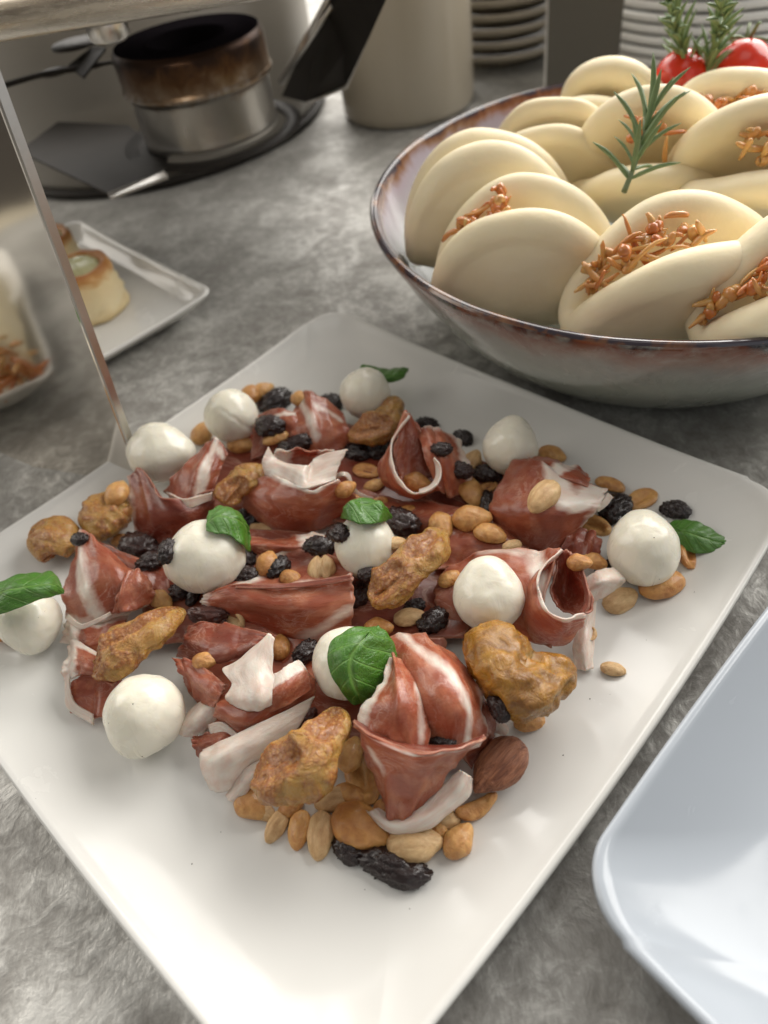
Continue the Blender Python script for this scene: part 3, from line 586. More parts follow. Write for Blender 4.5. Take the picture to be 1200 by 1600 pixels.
basil('crumpled basil leaf capping the central mozzarella ball', [B_(b8,(536,812,.002),(550,822,.004),(566,828,.005),(590,825,.004),(607,813,.002)),B_(b8,(540,806,.003),(555,812,.008),(570,808,.006),(588,812,.007),(606,808,.003)),B_(b8,(550,802,.002),(560,799,.004),(575,803,.006),(592,797,.004),(605,802,.002))], amp=2)
basil('big glossy basil leaf over the mozzarella ball at the frame edge', [[(-45,965,3.2),(-10,962,3.6),(30,950,3.7),(62,936,3.6),(88,930,3.3),(99,926,3.0)],[(-50,950,3.2),(-10,930,3.9),(30,918,4.2),(62,914,4.0),(86,915,3.6),(99,926,3.0)],[(-45,940,3.0),(-10,915,3.4),(30,900,3.6),(60,895,3.5),(82,895,3.3),(98,924,3.0)]])
basil('upright round basil leaf pressed against the half hidden mozzarella ball', [B_(b10,(580,988,.002),(545,990,.002),(520,1010,.002),(518,1040,.002),(530,1065,.002),(548,1090,.002)),B_(b10,(578,990,.003),(562,1008,.004),(548,1028,.004),(548,1052,.004),(556,1075,.003),(562,1090,.002)),B_(b10,(582,989,.003),(590,1000,.004),(600,1015,.004),(603,1040,.004),(592,1066,.003),(572,1092,.002))])
# ------------------------------------------------------------------ nuts and raisins
def shape(kind, seed):
    """prototype of length 1 along x, seen face up +z"""
    vs = []; sv, sf = ICO4
    for v in sv:
        p = V(v); s = seed*5.3
        if kind == 'whole':
            x = p.x; rad_ = .34*(1-.14*x+.06*cos(3*x)); q = V((x*.5, p.y*rad_*(1+.05*sin(5*x+s)), p.z*rad_*.88))
            a = math.atan2(p.z, p.y); q *= 1-.045*math.exp(-((abs(a)-pi/2)/.16)**2)*(a > 0)
            if x > .8: q.x += (x-.8)*.16
        elif kind == 'half':
            x = p.x; rad_ = .33*(1-.12*x); y = p.y*rad_
            if p.z > 0:
                e = math.hypot(p.x, p.y); z = .06*(1-e**6)-.15*math.exp(-(p.y/.30)**2)*(1-p.x*p.x)
                if p.x > .45: z += .16*math.exp(-((p.x-.74)/.15)**2-(p.y/.24)**2)
            else: z = p.z*.26
            q = V((x*.5, y, z))
        elif kind == 'shard':
            x = p.x; q = V((x*.5, p.y*(.26-.10*x), p.z*(.20+.05*x))); q.z += .14*x*x
            if p.y > .15: q.y = .15*.26+(p.y-.15)*.09
            q.z += .05*(p.x > .55)
        elif kind == 'split':      # two halves side by side joined at a seam
            x = p.x; rad_ = .40; q = V((x*.5, p.y*rad_, p.z*.26)); q *= 1-.24*math.exp(-(p.y/.12)**2)*(p.z > -.2)
            q.x *= 1-.07*cos(p.y*9)
        elif kind == 'long':
            x = p.x; q = V((x*.5, p.y*.29*(1+.18*x), p.z*.23)); a = math.atan2(p.z, p.y); q += V((0, 0, .008*sin(a*9)))*(1-x*x)
        elif kind == 'almond':
            x = p.x; w_ = .31*(1+.22*x)*(1-max(0, -x-.45)*.75); q = V((x*.5, p.y*w_, p.z*w_*.62))
            a = math.atan2(p.z, p.y); q += V((0, cos(a), sin(a)))*.006*sin(a*17+3*noise.noise(p*2))*(1-x*x)
        elif kind == 'raisin' or kind == 'longraisin':
            k = 1-.30*abs(noise.noise(V((p.x*1.3, p.y*3, p.z*3))+V((s, 0, 0))))*1.5-.16*abs(noise.noise(V((p.x*3.5, p.y*7, p.z*7))+V((0, s, 0))))*1.6
            k += .05*noise.noise(p*12)
            wy = .36 if kind == 'raisin' else .23
            q = V((p.x*.5, p.y*wy, p.z*wy*.78))*k*1.12
            q.y += .10*sin(p.x*2+s)*(.5 if kind == 'raisin' else .6)
        else: q = p
        if kind not in ('raisin', 'longraisin'): q = q*(1+.05*noise.noise(p*2.2+V((s, 0, 0)))+.018*noise.noise(p*6+V((0, s, 0))))
        vs.append(q)
    return vs, sf
ICO4 = ico(4)
PROTO = {}
def proto(kind, seed, mat):
    key = (kind, seed, mat)
    if key not in PROTO:
        vs, fs = shape(kind, seed); me = bpy.data.meshes.new(kind+'_mesh'); me.from_pydata(vs, [], fs)
        me.polygons.foreach_set('use_smooth', [True]*len(me.polygons)); me.materials.append(MAT[mat]); PROTO[key] = me
    return PROTO[key]
TREE = BVHTree.FromPolygons(BV, BF)
def drop(name, kind, mat, px, py, L, ang, label, cat, group, tilt=0, roll=0, sink=.30, h=None, seed=None, up=.6):
    d = ray(px, py).normalized(); hit, nrm, _, dist = TREE.ray_cast(CAMP, d)
    if hit is None: hit = at(px, py, WELL); nrm = V((0, 0, 1))
    if nrm.dot(d) > 0: nrm = -nrm
    if h is not None: hit = at(px, py, WELL+h*.01); nrm = V((0, 0, 1))
    n = (nrm*(1-up)+V((0, 0, 1))*up).normalized()
    def onpl(x, y):
        r_ = ray(x, y); return CAMP+r_*((hit-CAMP).dot(n)/r_.dot(n))
    X = (onpl(px+20*cos(rad(ang)), py-20*sin(rad(ang)))-hit); flen = X.length/20; X.normalize()
    # keep the apparent length close to the measured one without stretching on steep surfaces
    size = L*min(flen, dep(hit)/FPX*1.35)
    Y = n.cross(X).normalized()
    Mx = Matrix((X, Y, n)).transposed().to_4x4()
    Mx = Mx @ Matrix.Rotation(rad(tilt), 4, 'Y') @ Matrix.Rotation(rad(roll), 4, 'X')
    th = {'whole': .34, 'half': .26, 'shard': .2, 'split': .26, 'long': .2, 'almond': .2, 'raisin': .27, 'longraisin': .18}[kind]
    c = hit+n*size*th*(1-sink)*.9
    # shift so that the body stays over its pixel
    k = (c-CAMP).dot(FW); off = ray(px, py)*k+CAMP-c
    c2 = c+off*.8
    me = proto(kind, seed if seed is not None else random.randint(0, 4), mat)
    o = bpy.data.objects.new(name, me); COL.objects.link(o)
    o.matrix_world = Matrix.Translation(c2) @ Mx @ Matrix.Scale(size, 4)
    return tag(o, label, cat, group)
NG = 'peanuts scattered through the pile'; RG = 'raisins scattered through the pile'
NUTS = [ # kind, px, py, length, angle, roll, material, label
('whole',317,678,36,60,0,'peanut','roasted peanut tucked under the creased mozzarella ball'),
('whole',376,696,40,-10,0,'peanut','round roasted peanut in front of the creased mozzarella ball'),
('half',432,686,44,20,160,'peanut','peanut half arched behind the raisin on the rosette'),
('whole',410,613,38,30,0,'peanut','outermost roasted peanut at the far rim beside a raisin'),
('whole',392,618,32,80,0,'peanut','roasted peanut squeezed between creased mozzarella and far raisin'),
('whole',470,624,30,0,0,'peanut','small yellowish nut piece on the far ham slice'),
('half',573,736,42,-15,0,'peanut','peanut half showing its germ between rosette and cone'),
('half',585,760,34,20,180,'peanut','peanut half lying below the germ-side peanut'),
('half',556,788,42,-20,180,'peanut','peanut half behind the central basil cap'),
('half',590,790,36,35,20,'peanut','broken peanut next to the central basil cap'),
('whole',652,756,46,-12,0,'peanut','golden peanut cradled inside the ham cone'),
('shard',416,826,46,0,0,'pale_nut','pale broken peanut under the rosette'),
('split',503,891,42,90,0,'pale_nut','split pale peanut with two halves on the ham below the raisin'),
('whole',418,882,40,70,0,'peanut','roasted peanut between two raisins by the oval mozzarella ball'),
('half',367,966,40,-50,30,'pale_nut','pale curled peanut half at the end of the brown raisin'),
('whole',252,938,36,-30,0,'peanut','roasted peanut beyond the tip of the long diagonal fig'),
('whole',320,1034,36,0,0,'peanut','roasted peanut nested in the dark red ham fold'),
('whole',438,1012,38,90,0,'peanut','roasted peanut behind the thick white fat flap'),
('half',640,966,50,10,180,'pale_nut','cream coloured peanut half between ham fan and round raisin'),
('whole',592,982,46,0,0,'peanut','roasted peanut behind the upright basil leaf'),
('whole',737,812,62,5,0,'peanut','glossy roasted peanut over the low dark ham fold'),
('half',766,836,52,-20,180,'peanut','curved roasted peanut touching the glossy one'),
('half',800,854,32,20,180,'pale_nut','small pale nut chip above the rolled ham slice'),
('whole',862,712,44,-15,0,'peanut','roasted peanut behind the wide ham mound by the square-topped mozzarella'),
('long',849,777,58,50,0,'pale_nut','pale peanut lying alone on top of the wide ham mound'),
('whole',739,720,32,60,0,'pale_nut','pale peanut near the base of the square-topped mozzarella ball'),
('half',733,770,52,-65,150,'peanut','orange peanut half standing between the cone and the ham mound'),
('half',763,761,30,20,0,'peanut','tiny peanut half with a dark germ beside the ham mound'),
('half',953,760,50,-20,160,'peanut','peanut half at the far tip of the ham mound'),
('half',1002,780,50,-150,0,'peanut','peanut half with visible groove behind the egg-shaped mozzarella'),
('half',930,823,52,-20,30,'peanut','broad peanut half leaning on the egg-shaped mozzarella ball'),
('half',928,878,44,-20,180,'peanut','dark orange peanut partly under the egg-shaped mozzarella'),
('half',1076,865,48,-80,-40,'peanut','curled peanut half between egg-shaped mozzarella and basil leaf'),
('half',1034,916,74,18,180,'peanut','long peanut half against the base of the egg-shaped mozzarella'),
('half',969,939,56,25,200,'pale_nut','peanut half next to the white fat curl'),
('half',958,1047,42,-12,170,'pale_nut','lone peanut half out on the bare plate'),
('half',827,1129,50,8,180,'peanut','peanut half under the heart-shaped fig'),
('shard',745,1260,70,22,0,'peanut','hooked peanut half touching the almond'),
('whole',717,1315,62,55,0,'peanut','blunt roasted peanut outermost towards the near rim'),
('whole',647,1320,86,5,0,'pale_nut','big pale peanut lying over the long raisin'),
('whole',688,1298,34,60,0,'peanut','nut fragment behind the big pale peanut'),
('whole',563,1293,94,-28,0,'peanut','largest golden peanut, next to the big pale one'),
('long',501,1306,78,84,0,'pale_nut','ribbed pale nut standing end-on below the yellow fig'),
('long',468,1297,64,80,0,'peanut','smooth narrow nut beside the ribbed pale nut'),
('long',432,1292,58,60,0,'pale_nut','grooved nut at the far end of the near row'),
('whole',392,1257,58,-40,0,'peanut','dark roasted nut under the white fat ribbon'),
('long',523,1250,66,20,0,'pale_nut','woody nut lying behind the largest golden peanut'),
('half',569,1216,84,-75,0,'peanut','large open peanut half standing between yellow fig and ham fan'),
('whole',548,1180,56,70,0,'peanut','nut in the shadow between yellow fig and ham fan'),
('whole',184,772,38,60,0,'peanut','roasted nut at the plate rim beside the twin figs'),
('whole',190,800,36,90,0,'peanut','roasted nut between the twin figs and the dark ham wrap'),
('half',618,850,34,10,180,'pale_nut','pale nut chip leaning on the central mozzarella ball'),
('half',5,992,34,0,0,'peanut','nut at the frame edge under the leaf-covered mozzarella'),
('whole',188,845,30,0,0,'peanut','nut below the honey-coloured fig'),
('whole',690,822,40,-60,0,'peanut','orange nut behind the tip of the two-lobed fig'),
('half',640,800,34,0,180,'peanut','nut half beneath the cone next to the cluster of raisins'),
('whole',905,880,40,0,0,'peanut','dark nut in the hollow beyond the open ham roll'),
('half',925,990,20,80,0,'pale_nut','tiny nut crumb on the draped white fat'),
('whole', 455, 1262, 44, 30, 0, 'peanut', 'nut in the shade behind the smooth narrow nut'),
('half', 548, 1244, 54, -20, 180, 'peanut', 'peanut half behind the largest golden peanut, partly covered'),
('whole', 600, 1262, 40, 40, 0, 'peanut', 'nut hidden at the tip of the front ham fan'),
('half', 700, 1282, 44, 10, 180, 'pale_nut', 'pale peanut half behind the blunt roasted peanut'),
('half', 412, 1268, 40, -30, 180, 'pale_nut', 'pale nut half beside the grooved nut'),
('whole', 540, 765, 34, 30, 0, 'peanut', 'peanut in the shade right behind the white ham curl'),
('half', 702, 905, 38, 30, 180, 'peanut', 'peanut half beside the peaked mozzarella ball'),
('whole', 455, 905, 34, -20, 0, 'peanut', 'peanut in the fold of the long ham band'),
]
HN = {(556,788): .9, (590,790): 1.0, (592,982): .9, (548,1180): .8, (392,618): .5, (190,800): .8, (640,800): .9, (5,992): .4}
for k, px, py, L, ang, roll, mat, lab in NUTS:
    drop('peanut', k, mat, px, py, L, ang, lab, 'peanut', NG, roll=roll, up=.75, h=HN.get((px, py)))
RAIS = [
('raisin',430,628,56,30,'raisin','wrinkled raisin at the far rim of the pile beside peanuts'),
('raisin',423,666,44,-20,'raisin','raisin in the shade behind the rosette'),
('longraisin',463,695,64,5,'raisin','black raisin resting on the white ruffle of the rosette'),
('raisin',518,630,36,-20,'raisin','raisin beside the far corner mozzarella ball'),
('raisin',667,664,38,-10,'raisin','raisin behind the ham cone'),
('raisin',724,685,32,-30,'raisin','raisin behind the flap of the cone'),
('raisin',387,812,52,55,'raisin','raisin leaning on the rosette above the oval mozzarella'),
('raisin',628,815,60,-20,'raisin','big crinkled raisin behind the central mozzarella ball'),
('raisin',500,855,52,10,'raisin','raisin perched on the ham ridge in front of the central mozzarella'),
('raisin',217,853,60,-10,'raisin','raisin over the ham between wrap and peaked slice'),
('raisin',235,880,50,30,'raisin','shaded raisin just in front of the raisin by the ham wrap'),
('raisin',262,862,44,60,'raisin','raisin touching the back of the oval mozzarella ball'),
('raisin',392,872,46,80,'raisin','glossy raisin beside the oval mozzarella ball'),
('raisin',386,900,44,20,'raisin','raisin at the foot of the oval mozzarella ball'),
('raisin',434,888,40,60,'raisin','raisin on the white fat streak of the long ham band'),
('raisin',278,926,42,0,'raisin','raisin under the front of the oval mozzarella ball'),
('longraisin',301,928,38,80,'raisin','slim upright raisin between oval mozzarella and ham band'),
('longraisin',326,958,66,-5,'brown_raisin','brown raisin lying across the end of the ham band'),
('longraisin',364,974,42,-20,'brown_raisin','thin brown raisin on the dark red fold'),
('raisin',720,735,40,0,'raisin','raisin in the hollow behind the wide ham mound'),
('raisin',762,741,48,-15,'raisin','raisin under the square-topped mozzarella ball'),
('longraisin',763,792,50,85,'raisin','narrow raisin hanging at the side of the ham mound'),
('raisin',963,797,48,60,'raisin','raisin between ham mound tip and egg-shaped mozzarella'),
('raisin',1055,798,50,-5,'raisin','raisin alone on the plate above the flat basil leaf'),
('raisin',676,970,50,40,'raisin','round wrinkled raisin between ham fan and two-lobed fig'),
('raisin',575,896,34,20,'raisin','raisin at the foot of the central mozzarella ball'),
('raisin',560,930,44,60,'raisin','raisin in the gap under the two-lobed fig'),
('raisin',780,1107,48,-50,'raisin','raisin wedged under the heart-shaped fig'),
('longraisin',690,1161,46,10,'raisin','raisin in the pleat of the ham fan'),
('longraisin',470,1132,66,50,'brown_raisin','shrivelled brown raisin on the white fat ribbon by the yellow fig'),
('raisin',546,1328,56,-20,'raisin','raisin under the largest golden peanut'),
('longraisin',616,1354,118,-8,'raisin','longest raisin, under the big pale peanut at the near edge'),
('raisin',478,1020,50,30,'raisin','raisin behind the half hidden mozzarella ball'),
('raisin',948,888,40,0,'raisin','raisin in the shade of the egg-shaped mozzarella'),
('raisin',690,702,36,0,'raisin','raisin deep inside the ham cone'),
('raisin',560,708,50,0,'raisin','raisin in the shadow under the curled fig'),
('raisin',590,700,40,60,'raisin','raisin between the curled fig and the cone'),
('raisin',648,948,36,0,'raisin','raisin behind the cream coloured peanut half'),
('raisin',125,842,26,0,'raisin','raisin crumb between the twin figs'),
('raisin',530,835,36,0,'raisin','raisin crumb behind the central mozzarella ball'),
]
for k, px, py, L, ang, mat, lab in RAIS:
    drop('raisin', k, mat, px, py, L, ang, lab, 'raisin', RG, sink=.35, up=.6, seed=(3 if L > 100 else None))
drop('almond', 'almond', 'almond_skin', 779, 1197, 108, 47, 'single brown skin-on almond beside the ham fan', 'almond', None, up=.7, h=.75, sink=.9, seed=1)
for i, (x, y) in enumerate([(210,1098),(222,1180),(68,952),(75,975),(1028,922),(1020,853),(395,1062)]):
    pass
# ------------------------------------------------------------------ bowl of filled buns
BC = V((.1732, .3668, 0)); BR = .154; BH = .0745
def bowl():
    t = empty('stoneware_bowl', BC, 'large round stoneware bowl with a rust and grey glaze holding the filled buns', 'bowl')
    out = [(.0, .003), (.50, .003), (.56, .0), (.62, .0), (.66, .003), (.715, .010), (.775, .020), (.83, .031), (.885, .044), (.935, .057), (.975, .068), (.990, .0725), (.992, .0745)]
    ins = [(.992, .0745), (.985, .0757), (.972, .0757), (.964, .0742), (.952, .069), (.915, .057), (.86, .044), (.79, .032), (.70, .022), (.55, .015), (.3, .0125), (.0, .012)]
    def dens(pr, n):
        pts = spline([V((r, z, 0)) for r, z in pr], n); return [(max(0, p.x)*BR, p.y) for p in pts]
    for nm, prof, mat in (('outside_glaze', dens(out, 60), 'bowl_glaze'), ('inside_glaze', dens(ins, 60), 'bowl_inside')):
        vs, fs = lathe(prof, 128)
        vs2 = [v+V((v.x, v.y, 0)).normalized()*(.0006*noise.noise(V((v.x*25, v.y*25, v.z*60)))) if v.xy.length > .01 else v for v in vs]
        o = mesh(nm, [v+BC for v in vs2], fs, mat, t, org=BC.copy(), attrs={'hgt': [min(1, v.z/.0757) for v in vs]})
        solid([v+BC for v in vs], fs)
bowl()

def bao(label, L, R_, Apt, gap=26, th=.0084, lean_b=0.0, fill=None, seed=0, low=1.0):
    """folded bun: L, R_ = ends of the fold, Apt = top of the lobe facing the viewer (px, py, z metres)"""
    L, R_, Apt = at(*L), at(*R_), at(*Apt)
    X = (R_-L).normalized(); mid = (L+R_)/2; Z = (Apt-mid); Z = Z-X*Z.dot(X); Hh = Z.length; Z.normalize(); Y = Z.cross(X).normalized()
    if Y.dot(FW) < 0: Y = -Y           # Y points away from the viewer
    Rx = (R_-L).length/2
    t = empty('filled_bun', mid, label, 'steamed bun', 'filled buns in the stoneware bowl')
    nr, na = 30, 96; half = rad(gap)/2
    # centre line of the fold in the (Y, Z) plane: arc length -> point
    def cl(y):                         # y signed -1..1 (x Hh)
        b = .16; s_ = abs(y); sg = 1 if y > 0 else -1
        mx = pi/2-half
        if s_ < b: a = mx*s_/b; Rb = b/mx; return (sg*Rb*sin(a), Rb*(1-cos(a)), a*sg)
        Rb = b/mx; y0, z0 = Rb*sin(mx), Rb*(1-cos(mx)); d = s_-b
        bow = .10*d*d                  # lobes bow back in towards the opening
        return (sg*(y0+d*sin(half)-bow*.6), z0+d*cos(half), mx*sg)
    def put(x, y, tt):
        cy, cz, a = cl(y); ny, nz = -sin(a), cos(a)          # towards the inside of the fold
        return V((x*Rx, 0, 0)), cy*Hh-0+ny*0, cz*Hh, ny, nz
    vs, fs = [], []
    def point(x, y, tt):
        cy, cz, a = cl(y); ny, nz = -sin(a), cos(a)
        q = mid+X*(x*Rx)+Y*(cy*Hh+ny*tt)+Z*(cz*Hh+nz*tt)
        return q
    prof = []
    for i in range(nr+1):              # section through the rounded margin, from centre outside to centre inside
        u = i/nr*2-1                   # -1 outer centre .. 0 margin .. 1 inner centre
        r_ = math.sin((1-abs(u))*pi/2)**.55 if False else (1-abs(u)**2.6)**.5
        prof.append(u)
    e = th/Rx; rings = [(r_, -1-.95*(1-(r_/(1-e))**2)**1.0) for r_ in [0, .12, .25, .38, .5, .6, .7, .78, .85, .91, .96]]
    rings = [(r_*(1-e), t_) for r_, t_ in [(q/1.0, -1-.95*(1-q*q)) for q in [0, .12, .25, .38, .5, .6, .7, .78, .85, .91, .96]]]
    rings += [(1-e+e*cos(ph), sin(ph)) for ph in [-pi/2+pi*i/14 for i in range(15)]]
    rings += [(q*(1-e), 1-.35*(1-q*q)) for q in [.95, .88, .78, .66, .52, .36, .18, 0]]
    M_ = len(rings)-1
    for k, (rr, tt) in enumerate(rings):
        for j in range(na):
            a = 2*pi*j/na; x, y = rr*cos(a), rr*sin(a)
            q = point(x, y*low, tt*th)
            q += (Y*noise.noise(q*22+V((seed, 0, 0)))*.0040+Z*noise.noise(q*26+V((0, seed, 0)))*.0036+X*noise.noise(q*24+V((0, 0, seed)))*.002)
            vs.append(q)
    for k in range(M_):
        for j in range(na):
            j2 = (j+1) % na; fs.append((k*na+j, k*na+j2, (k+1)*na+j2, (k+1)*na+j))
    mesh('dough', vs, fs, 'dough', t); solid(vs, fs)
    if fill:
        rnd = random.Random(seed+3); fv, ff, ft = [], [], []
        x0, x1, n, hh = fill
        for k in range(n):
            x = x0+(x1-x0)*rnd.random(); edge = math.sqrt(max(0, 1-x*x))
            cz = edge*(hh*.86+rnd.uniform(-.14, .03)); cy = rnd.uniform(-.8, .8)*math.tan(half)*cz*.6
            p0 = mid+X*(x*Rx)+Y*(cy*Hh)+Z*(cz*Hh)
            d = (X*rnd.uniform(-1, 1)+Y*rnd.uniform(-.3, .3)+Z*rnd.uniform(-.5, .8)).normalized(); ln = rnd.choice((rnd.uniform(.003, .007), rnd.uniform(.010, .020))); bend = Z*rnd.uniform(-.003, .003)
            pts = [p0-d*ln/2, p0-d*ln*.2+bend, p0+d*ln*.2+bend, p0+d*ln/2]; pts = spline(pts, 7)
            r0 = rnd.uniform(.0016, .0028) if ln < .008 else rnd.uniform(.0006, .0015); tv, tf = tube(pts, [r0*.5, r0*.9, r0, r0*1.1, r0, r0*.8, r0*.4], 7)
            b0 = len(fv); fv += [v+V((noise.noise(v*500), noise.noise(v*500+V((9, 0, 0))), 0))*.0006 for v in tv]; ff += [tuple(i+b0 for i in f) for f in tf]; ft += [rnd.random()]*len(tv)
        o = mesh('filling', fv, ff, 'filling', t, attrs={'tone': ft}); o['kind'] = 'stuff'
    return t
bao('filled bun at the far rim of the bowl beside the grey leg', (872,192,.070), (1050,215,.070), (962,124,.108), gap=22, seed=3, th=.0078)
bao('filled bun between the two tomatoes and the rosemary, shredded carrot on top', (1030,215,.072), (1270,225,.072), (1150,150,.106), gap=40, seed=4, fill=(-.45,.8,34,1.0))
bao('slim closed bun lying against the outermost bun at the bowl rim', (762,270,.062), (975,275,.062), (868,166,.106), gap=20, seed=9, th=.0062)
bao('bun in the bowl centre with tomato-red filling, behind the rosemary sprig', (885,290,.060), (1135,280,.062), (1040,196,.108), gap=34, seed=5, fill=(-.3,.6,16,1.0))
bao('bun with orange strips poking out behind the front middle bun', (1030,300,.070), (1300,290,.070), (1190,212,.112), gap=34, seed=6, fill=(-.3,.9,26,1.02))
bao('plain outermost bun against the inner rim of the bowl', (634,395,.052), (905,345,.060), (790,192,.112), gap=18, seed=7, th=.0078)
bao('large pale bun in the front row with filling spilling at its back edge', (676,455,.050), (975,455,.050), (830,276,.108), gap=34, seed=1, th=.0084, fill=(-.72,-.2,22,1.0))
bao('front middle bun with a long ridge of shredded filling', (876,515,.052), (1230,450,.055), (1112,314,.106), gap=46, seed=2, th=.0084, fill=(-.8,.10,48,.95))
bao('front bun cut by the frame edge, corn kernel peeking out', (1078,520,.064), (1400,440,.064), (1280,365,.107), gap=46, seed=8, th=.0084, fill=(-.98,.05,46,.92))

def needle_mesh():
    vs, fs = tube(spline([V((0, 0, 0)), V((.006, 0, .0012)), V((.013, 0, .0014)), V((.020, 0, -.0004))], 9), [.0004, .0008, .0010, .0010, .0010, .0010, .0009, .0006, .0001], 6)
    vs = [V((v.x, v.y*1.1, v.z*.8)) for v in vs]
    me = bpy.data.meshes.new('needle'); me.from_pydata(vs, [], fs); me.materials.append(MAT['rosemary']); me.polygons.foreach_set('use_smooth', [True]*len(me.polygons)); return me
NM = needle_mesh()
def rosemary(label, pts, n, seed, ln=1.0, spread=38):
    rnd = random.Random(seed); c = spline([at(*p) for p in pts], 24); t = empty('rosemary_sprig', c[0], label, 'rosemary', 'rosemary sprigs garnishing the buns')
    vs, fs = tube(c, [.0013-.0007*i/23 for i in range(24)], 7); mesh('stem', vs, fs, 'rosemary_stem', t)
    for k in range(n):
        e = (k+.5)/n; i = min(22, int((.12+.88*e)*23)); p = c[i]; d = (c[min(23, i+1)]-c[i-1]).normalized()
        a = k*2.4+rnd.uniform(-.4, .4); s1 = d.orthogonal().normalized(); s2 = d.cross(s1)
        rd = s1*cos(a)+s2*sin(a); sp = rad(spread*(1.15-e*.75)+rnd.uniform(-8, 8))
        X = (d*cos(sp)+rd*sin(sp)).normalized(); Zv = (d*sin(sp)*-1+rd*cos(sp)).normalized()*-1; Y = Zv.cross(X)
        m4 = Matrix((X, Y, Zv)).transposed().to_4x4()
        o = bpy.data.objects.new('needle', NM); COL.objects.link(o); o.parent = t
        o.matrix_local = Matrix.Translation(p-c[0]) @ m4 @ Matrix.Scale(ln*rnd.uniform(.75, 1.15), 4)
rosemary('fresh rosemary sprig stuck upright in the middle of the buns', [(975,300,.098),(990,262,.105),(1005,215,.114),(1016,175,.122)], 24, 2, 1.1, 54)
rosemary('dark rosemary sprig standing behind the first tomato', [(1068,150,.088),(1072,110,.10),(1062,60,.118),(1050,10,.14),(1045,-30,.155)], 60, 5, 1.1, 30)
rosemary('rosemary sprig rising between the two tomatoes', [(1098,150,.088),(1105,110,.10),(1120,60,.118),(1128,10,.14),(1128,-30,.155)], 60, 6, 1.1, 30)
def tomato(label, px, py, rpx, z, calyx):
    c = at(px, py, z); r = rpx/FPX*dep(c); t = empty('cherry_tomato', c-V((0, 0, r)), label, 'cherry tomato', 'cherry tomatoes garnishing the bowl')
    ax = (RT*calyx[0]+UP*calyx[1]+V((0, 0, .4))).normalized()
    vs = [c+(v*(1+.02*noise.noise(v*2))-ax*.06*max(0, v.dot(ax))**8)*r for v in ico(4)[0]]; mesh('flesh', vs, ICO4[1], 'tomato', t); solid(vs, ICO4[1])
    if abs(calyx[0]) < .5:
        s1 = ax.orthogonal().normalized(); s2 = ax.cross(s1)
        for k in range(5):
            a = k*2*pi/5; d = s1*cos(a)+s2*sin(a)
            vs, fs = tube(spline([c+ax*r*.95, c+ax*r*1.0+d*r*.35, c+ax*r*(.95+.25*(k % 2))+d*r*.7, c+ax*r*(1.1+.2*(k % 3))+d*r*.95], 8), [.0008, .0011, .0012, .0012, .001, .0008, .0005, .0002], 6)
            mesh('sepal', vs, fs, 'rosemary', t)
        vs, fs = tube([c+ax*r*.95, c+ax*r*1.2, c+ax*r*1.5+s1*r*.1], [.0012, .001, .0009], 7); mesh('stalk', vs, fs, 'rosemary_stem', t)
tomato('plain shiny cherry tomato behind the buns, without a visible stalk', 1063, 122, 40, .096, (.9, .1))
tomato('cherry tomato with a green stalk at the frame edge behind the buns', 1158, 112, 46, .096, (.15, 1))

# ------------------------------------------------------------------ near plate at the corner
rc_ = at(944, 1385, .03)
d1 = (at(1200, 985, .03)-rc_); d1.z = 0; d1.normalize(); d2 = (at(1170, 1600, .03)-rc_); d2.z = 0; d2.normalize()
yaw = math.atan2(d1.y+d2.y, d1.x+d2.x)-pi/4; hs = .125
pc = rc_+(V((cos(yaw+pi/4), sin(yaw+pi/4), 0)))*(hs*1.414-.010)
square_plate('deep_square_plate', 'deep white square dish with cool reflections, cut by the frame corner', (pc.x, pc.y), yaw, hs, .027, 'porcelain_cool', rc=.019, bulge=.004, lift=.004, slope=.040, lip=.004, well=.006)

# ------------------------------------------------------------------ plate with pastries
c0 = V((-.080, .440, 0)); e1 = V((-.597, .802, 0)); e2 = V((-.83, -.555, 0)); yw = math.atan2(e1.y, e1.x); hp = .095
pc2 = c0+e1*hp+e2*hp
square_plate('small_square_plate', 'small square white plate with two pastry cases, behind the steel leg', (pc2.x, pc2.y), yw, hp, .014, 'porcelain', rc=.009, bulge=.001, lift=.003, slope=.014, well=.005)
def pastry(label, px, py, rpx, h):
    b = at(px, py, .005); r = rpx/FPX*dep(b); t = empty('pastry_case', b, label, 'pastry', 'puff pastry cases on the small plate')
    prof = [(0, 0), (.9, 0), (1.0, .06), (1.02, .18), (.95, .26), (.99, .36), (.93, .46), (.96, .56), (.90, .66), (.93, .78), (.91, .90), (.86, .99), (.74, 1.0), (.66, .96), (.63, .86), (0, .84)]
    vs, fs = lathe([(a*r, z*h) for a, z in prof], 56)
    vs = [v*(1+.05*noise.noise(V((v.x*90, v.y*90, v.z*200)))) for v in vs]
    mesh('pastry_shell', [b+v for v in vs], fs, 'pastry', t, attrs={'hgt': [min(1, v.z/h) for v in vs]})
    vs, fs = lathe([(.0, 1.02), (.25, 1.04), (.5, 1.0), (.62, .93), (.66, .88)], 40)
    vs = [b+V((v.x*r, v.y*r, v.z*h))+V((0, 0, noise.noise(V((v.x*6, v.y*6, 0)))*.002)) for v in vs]; mesh('cream_filling', vs, fs, 'green_cream', t)
pastry('puff pastry case filled with pale green cream at the front of the small plate', 148, 484, 56, .033)
pastry('second puff pastry case half hidden by the steel leg', 95, 428, 44, .030)

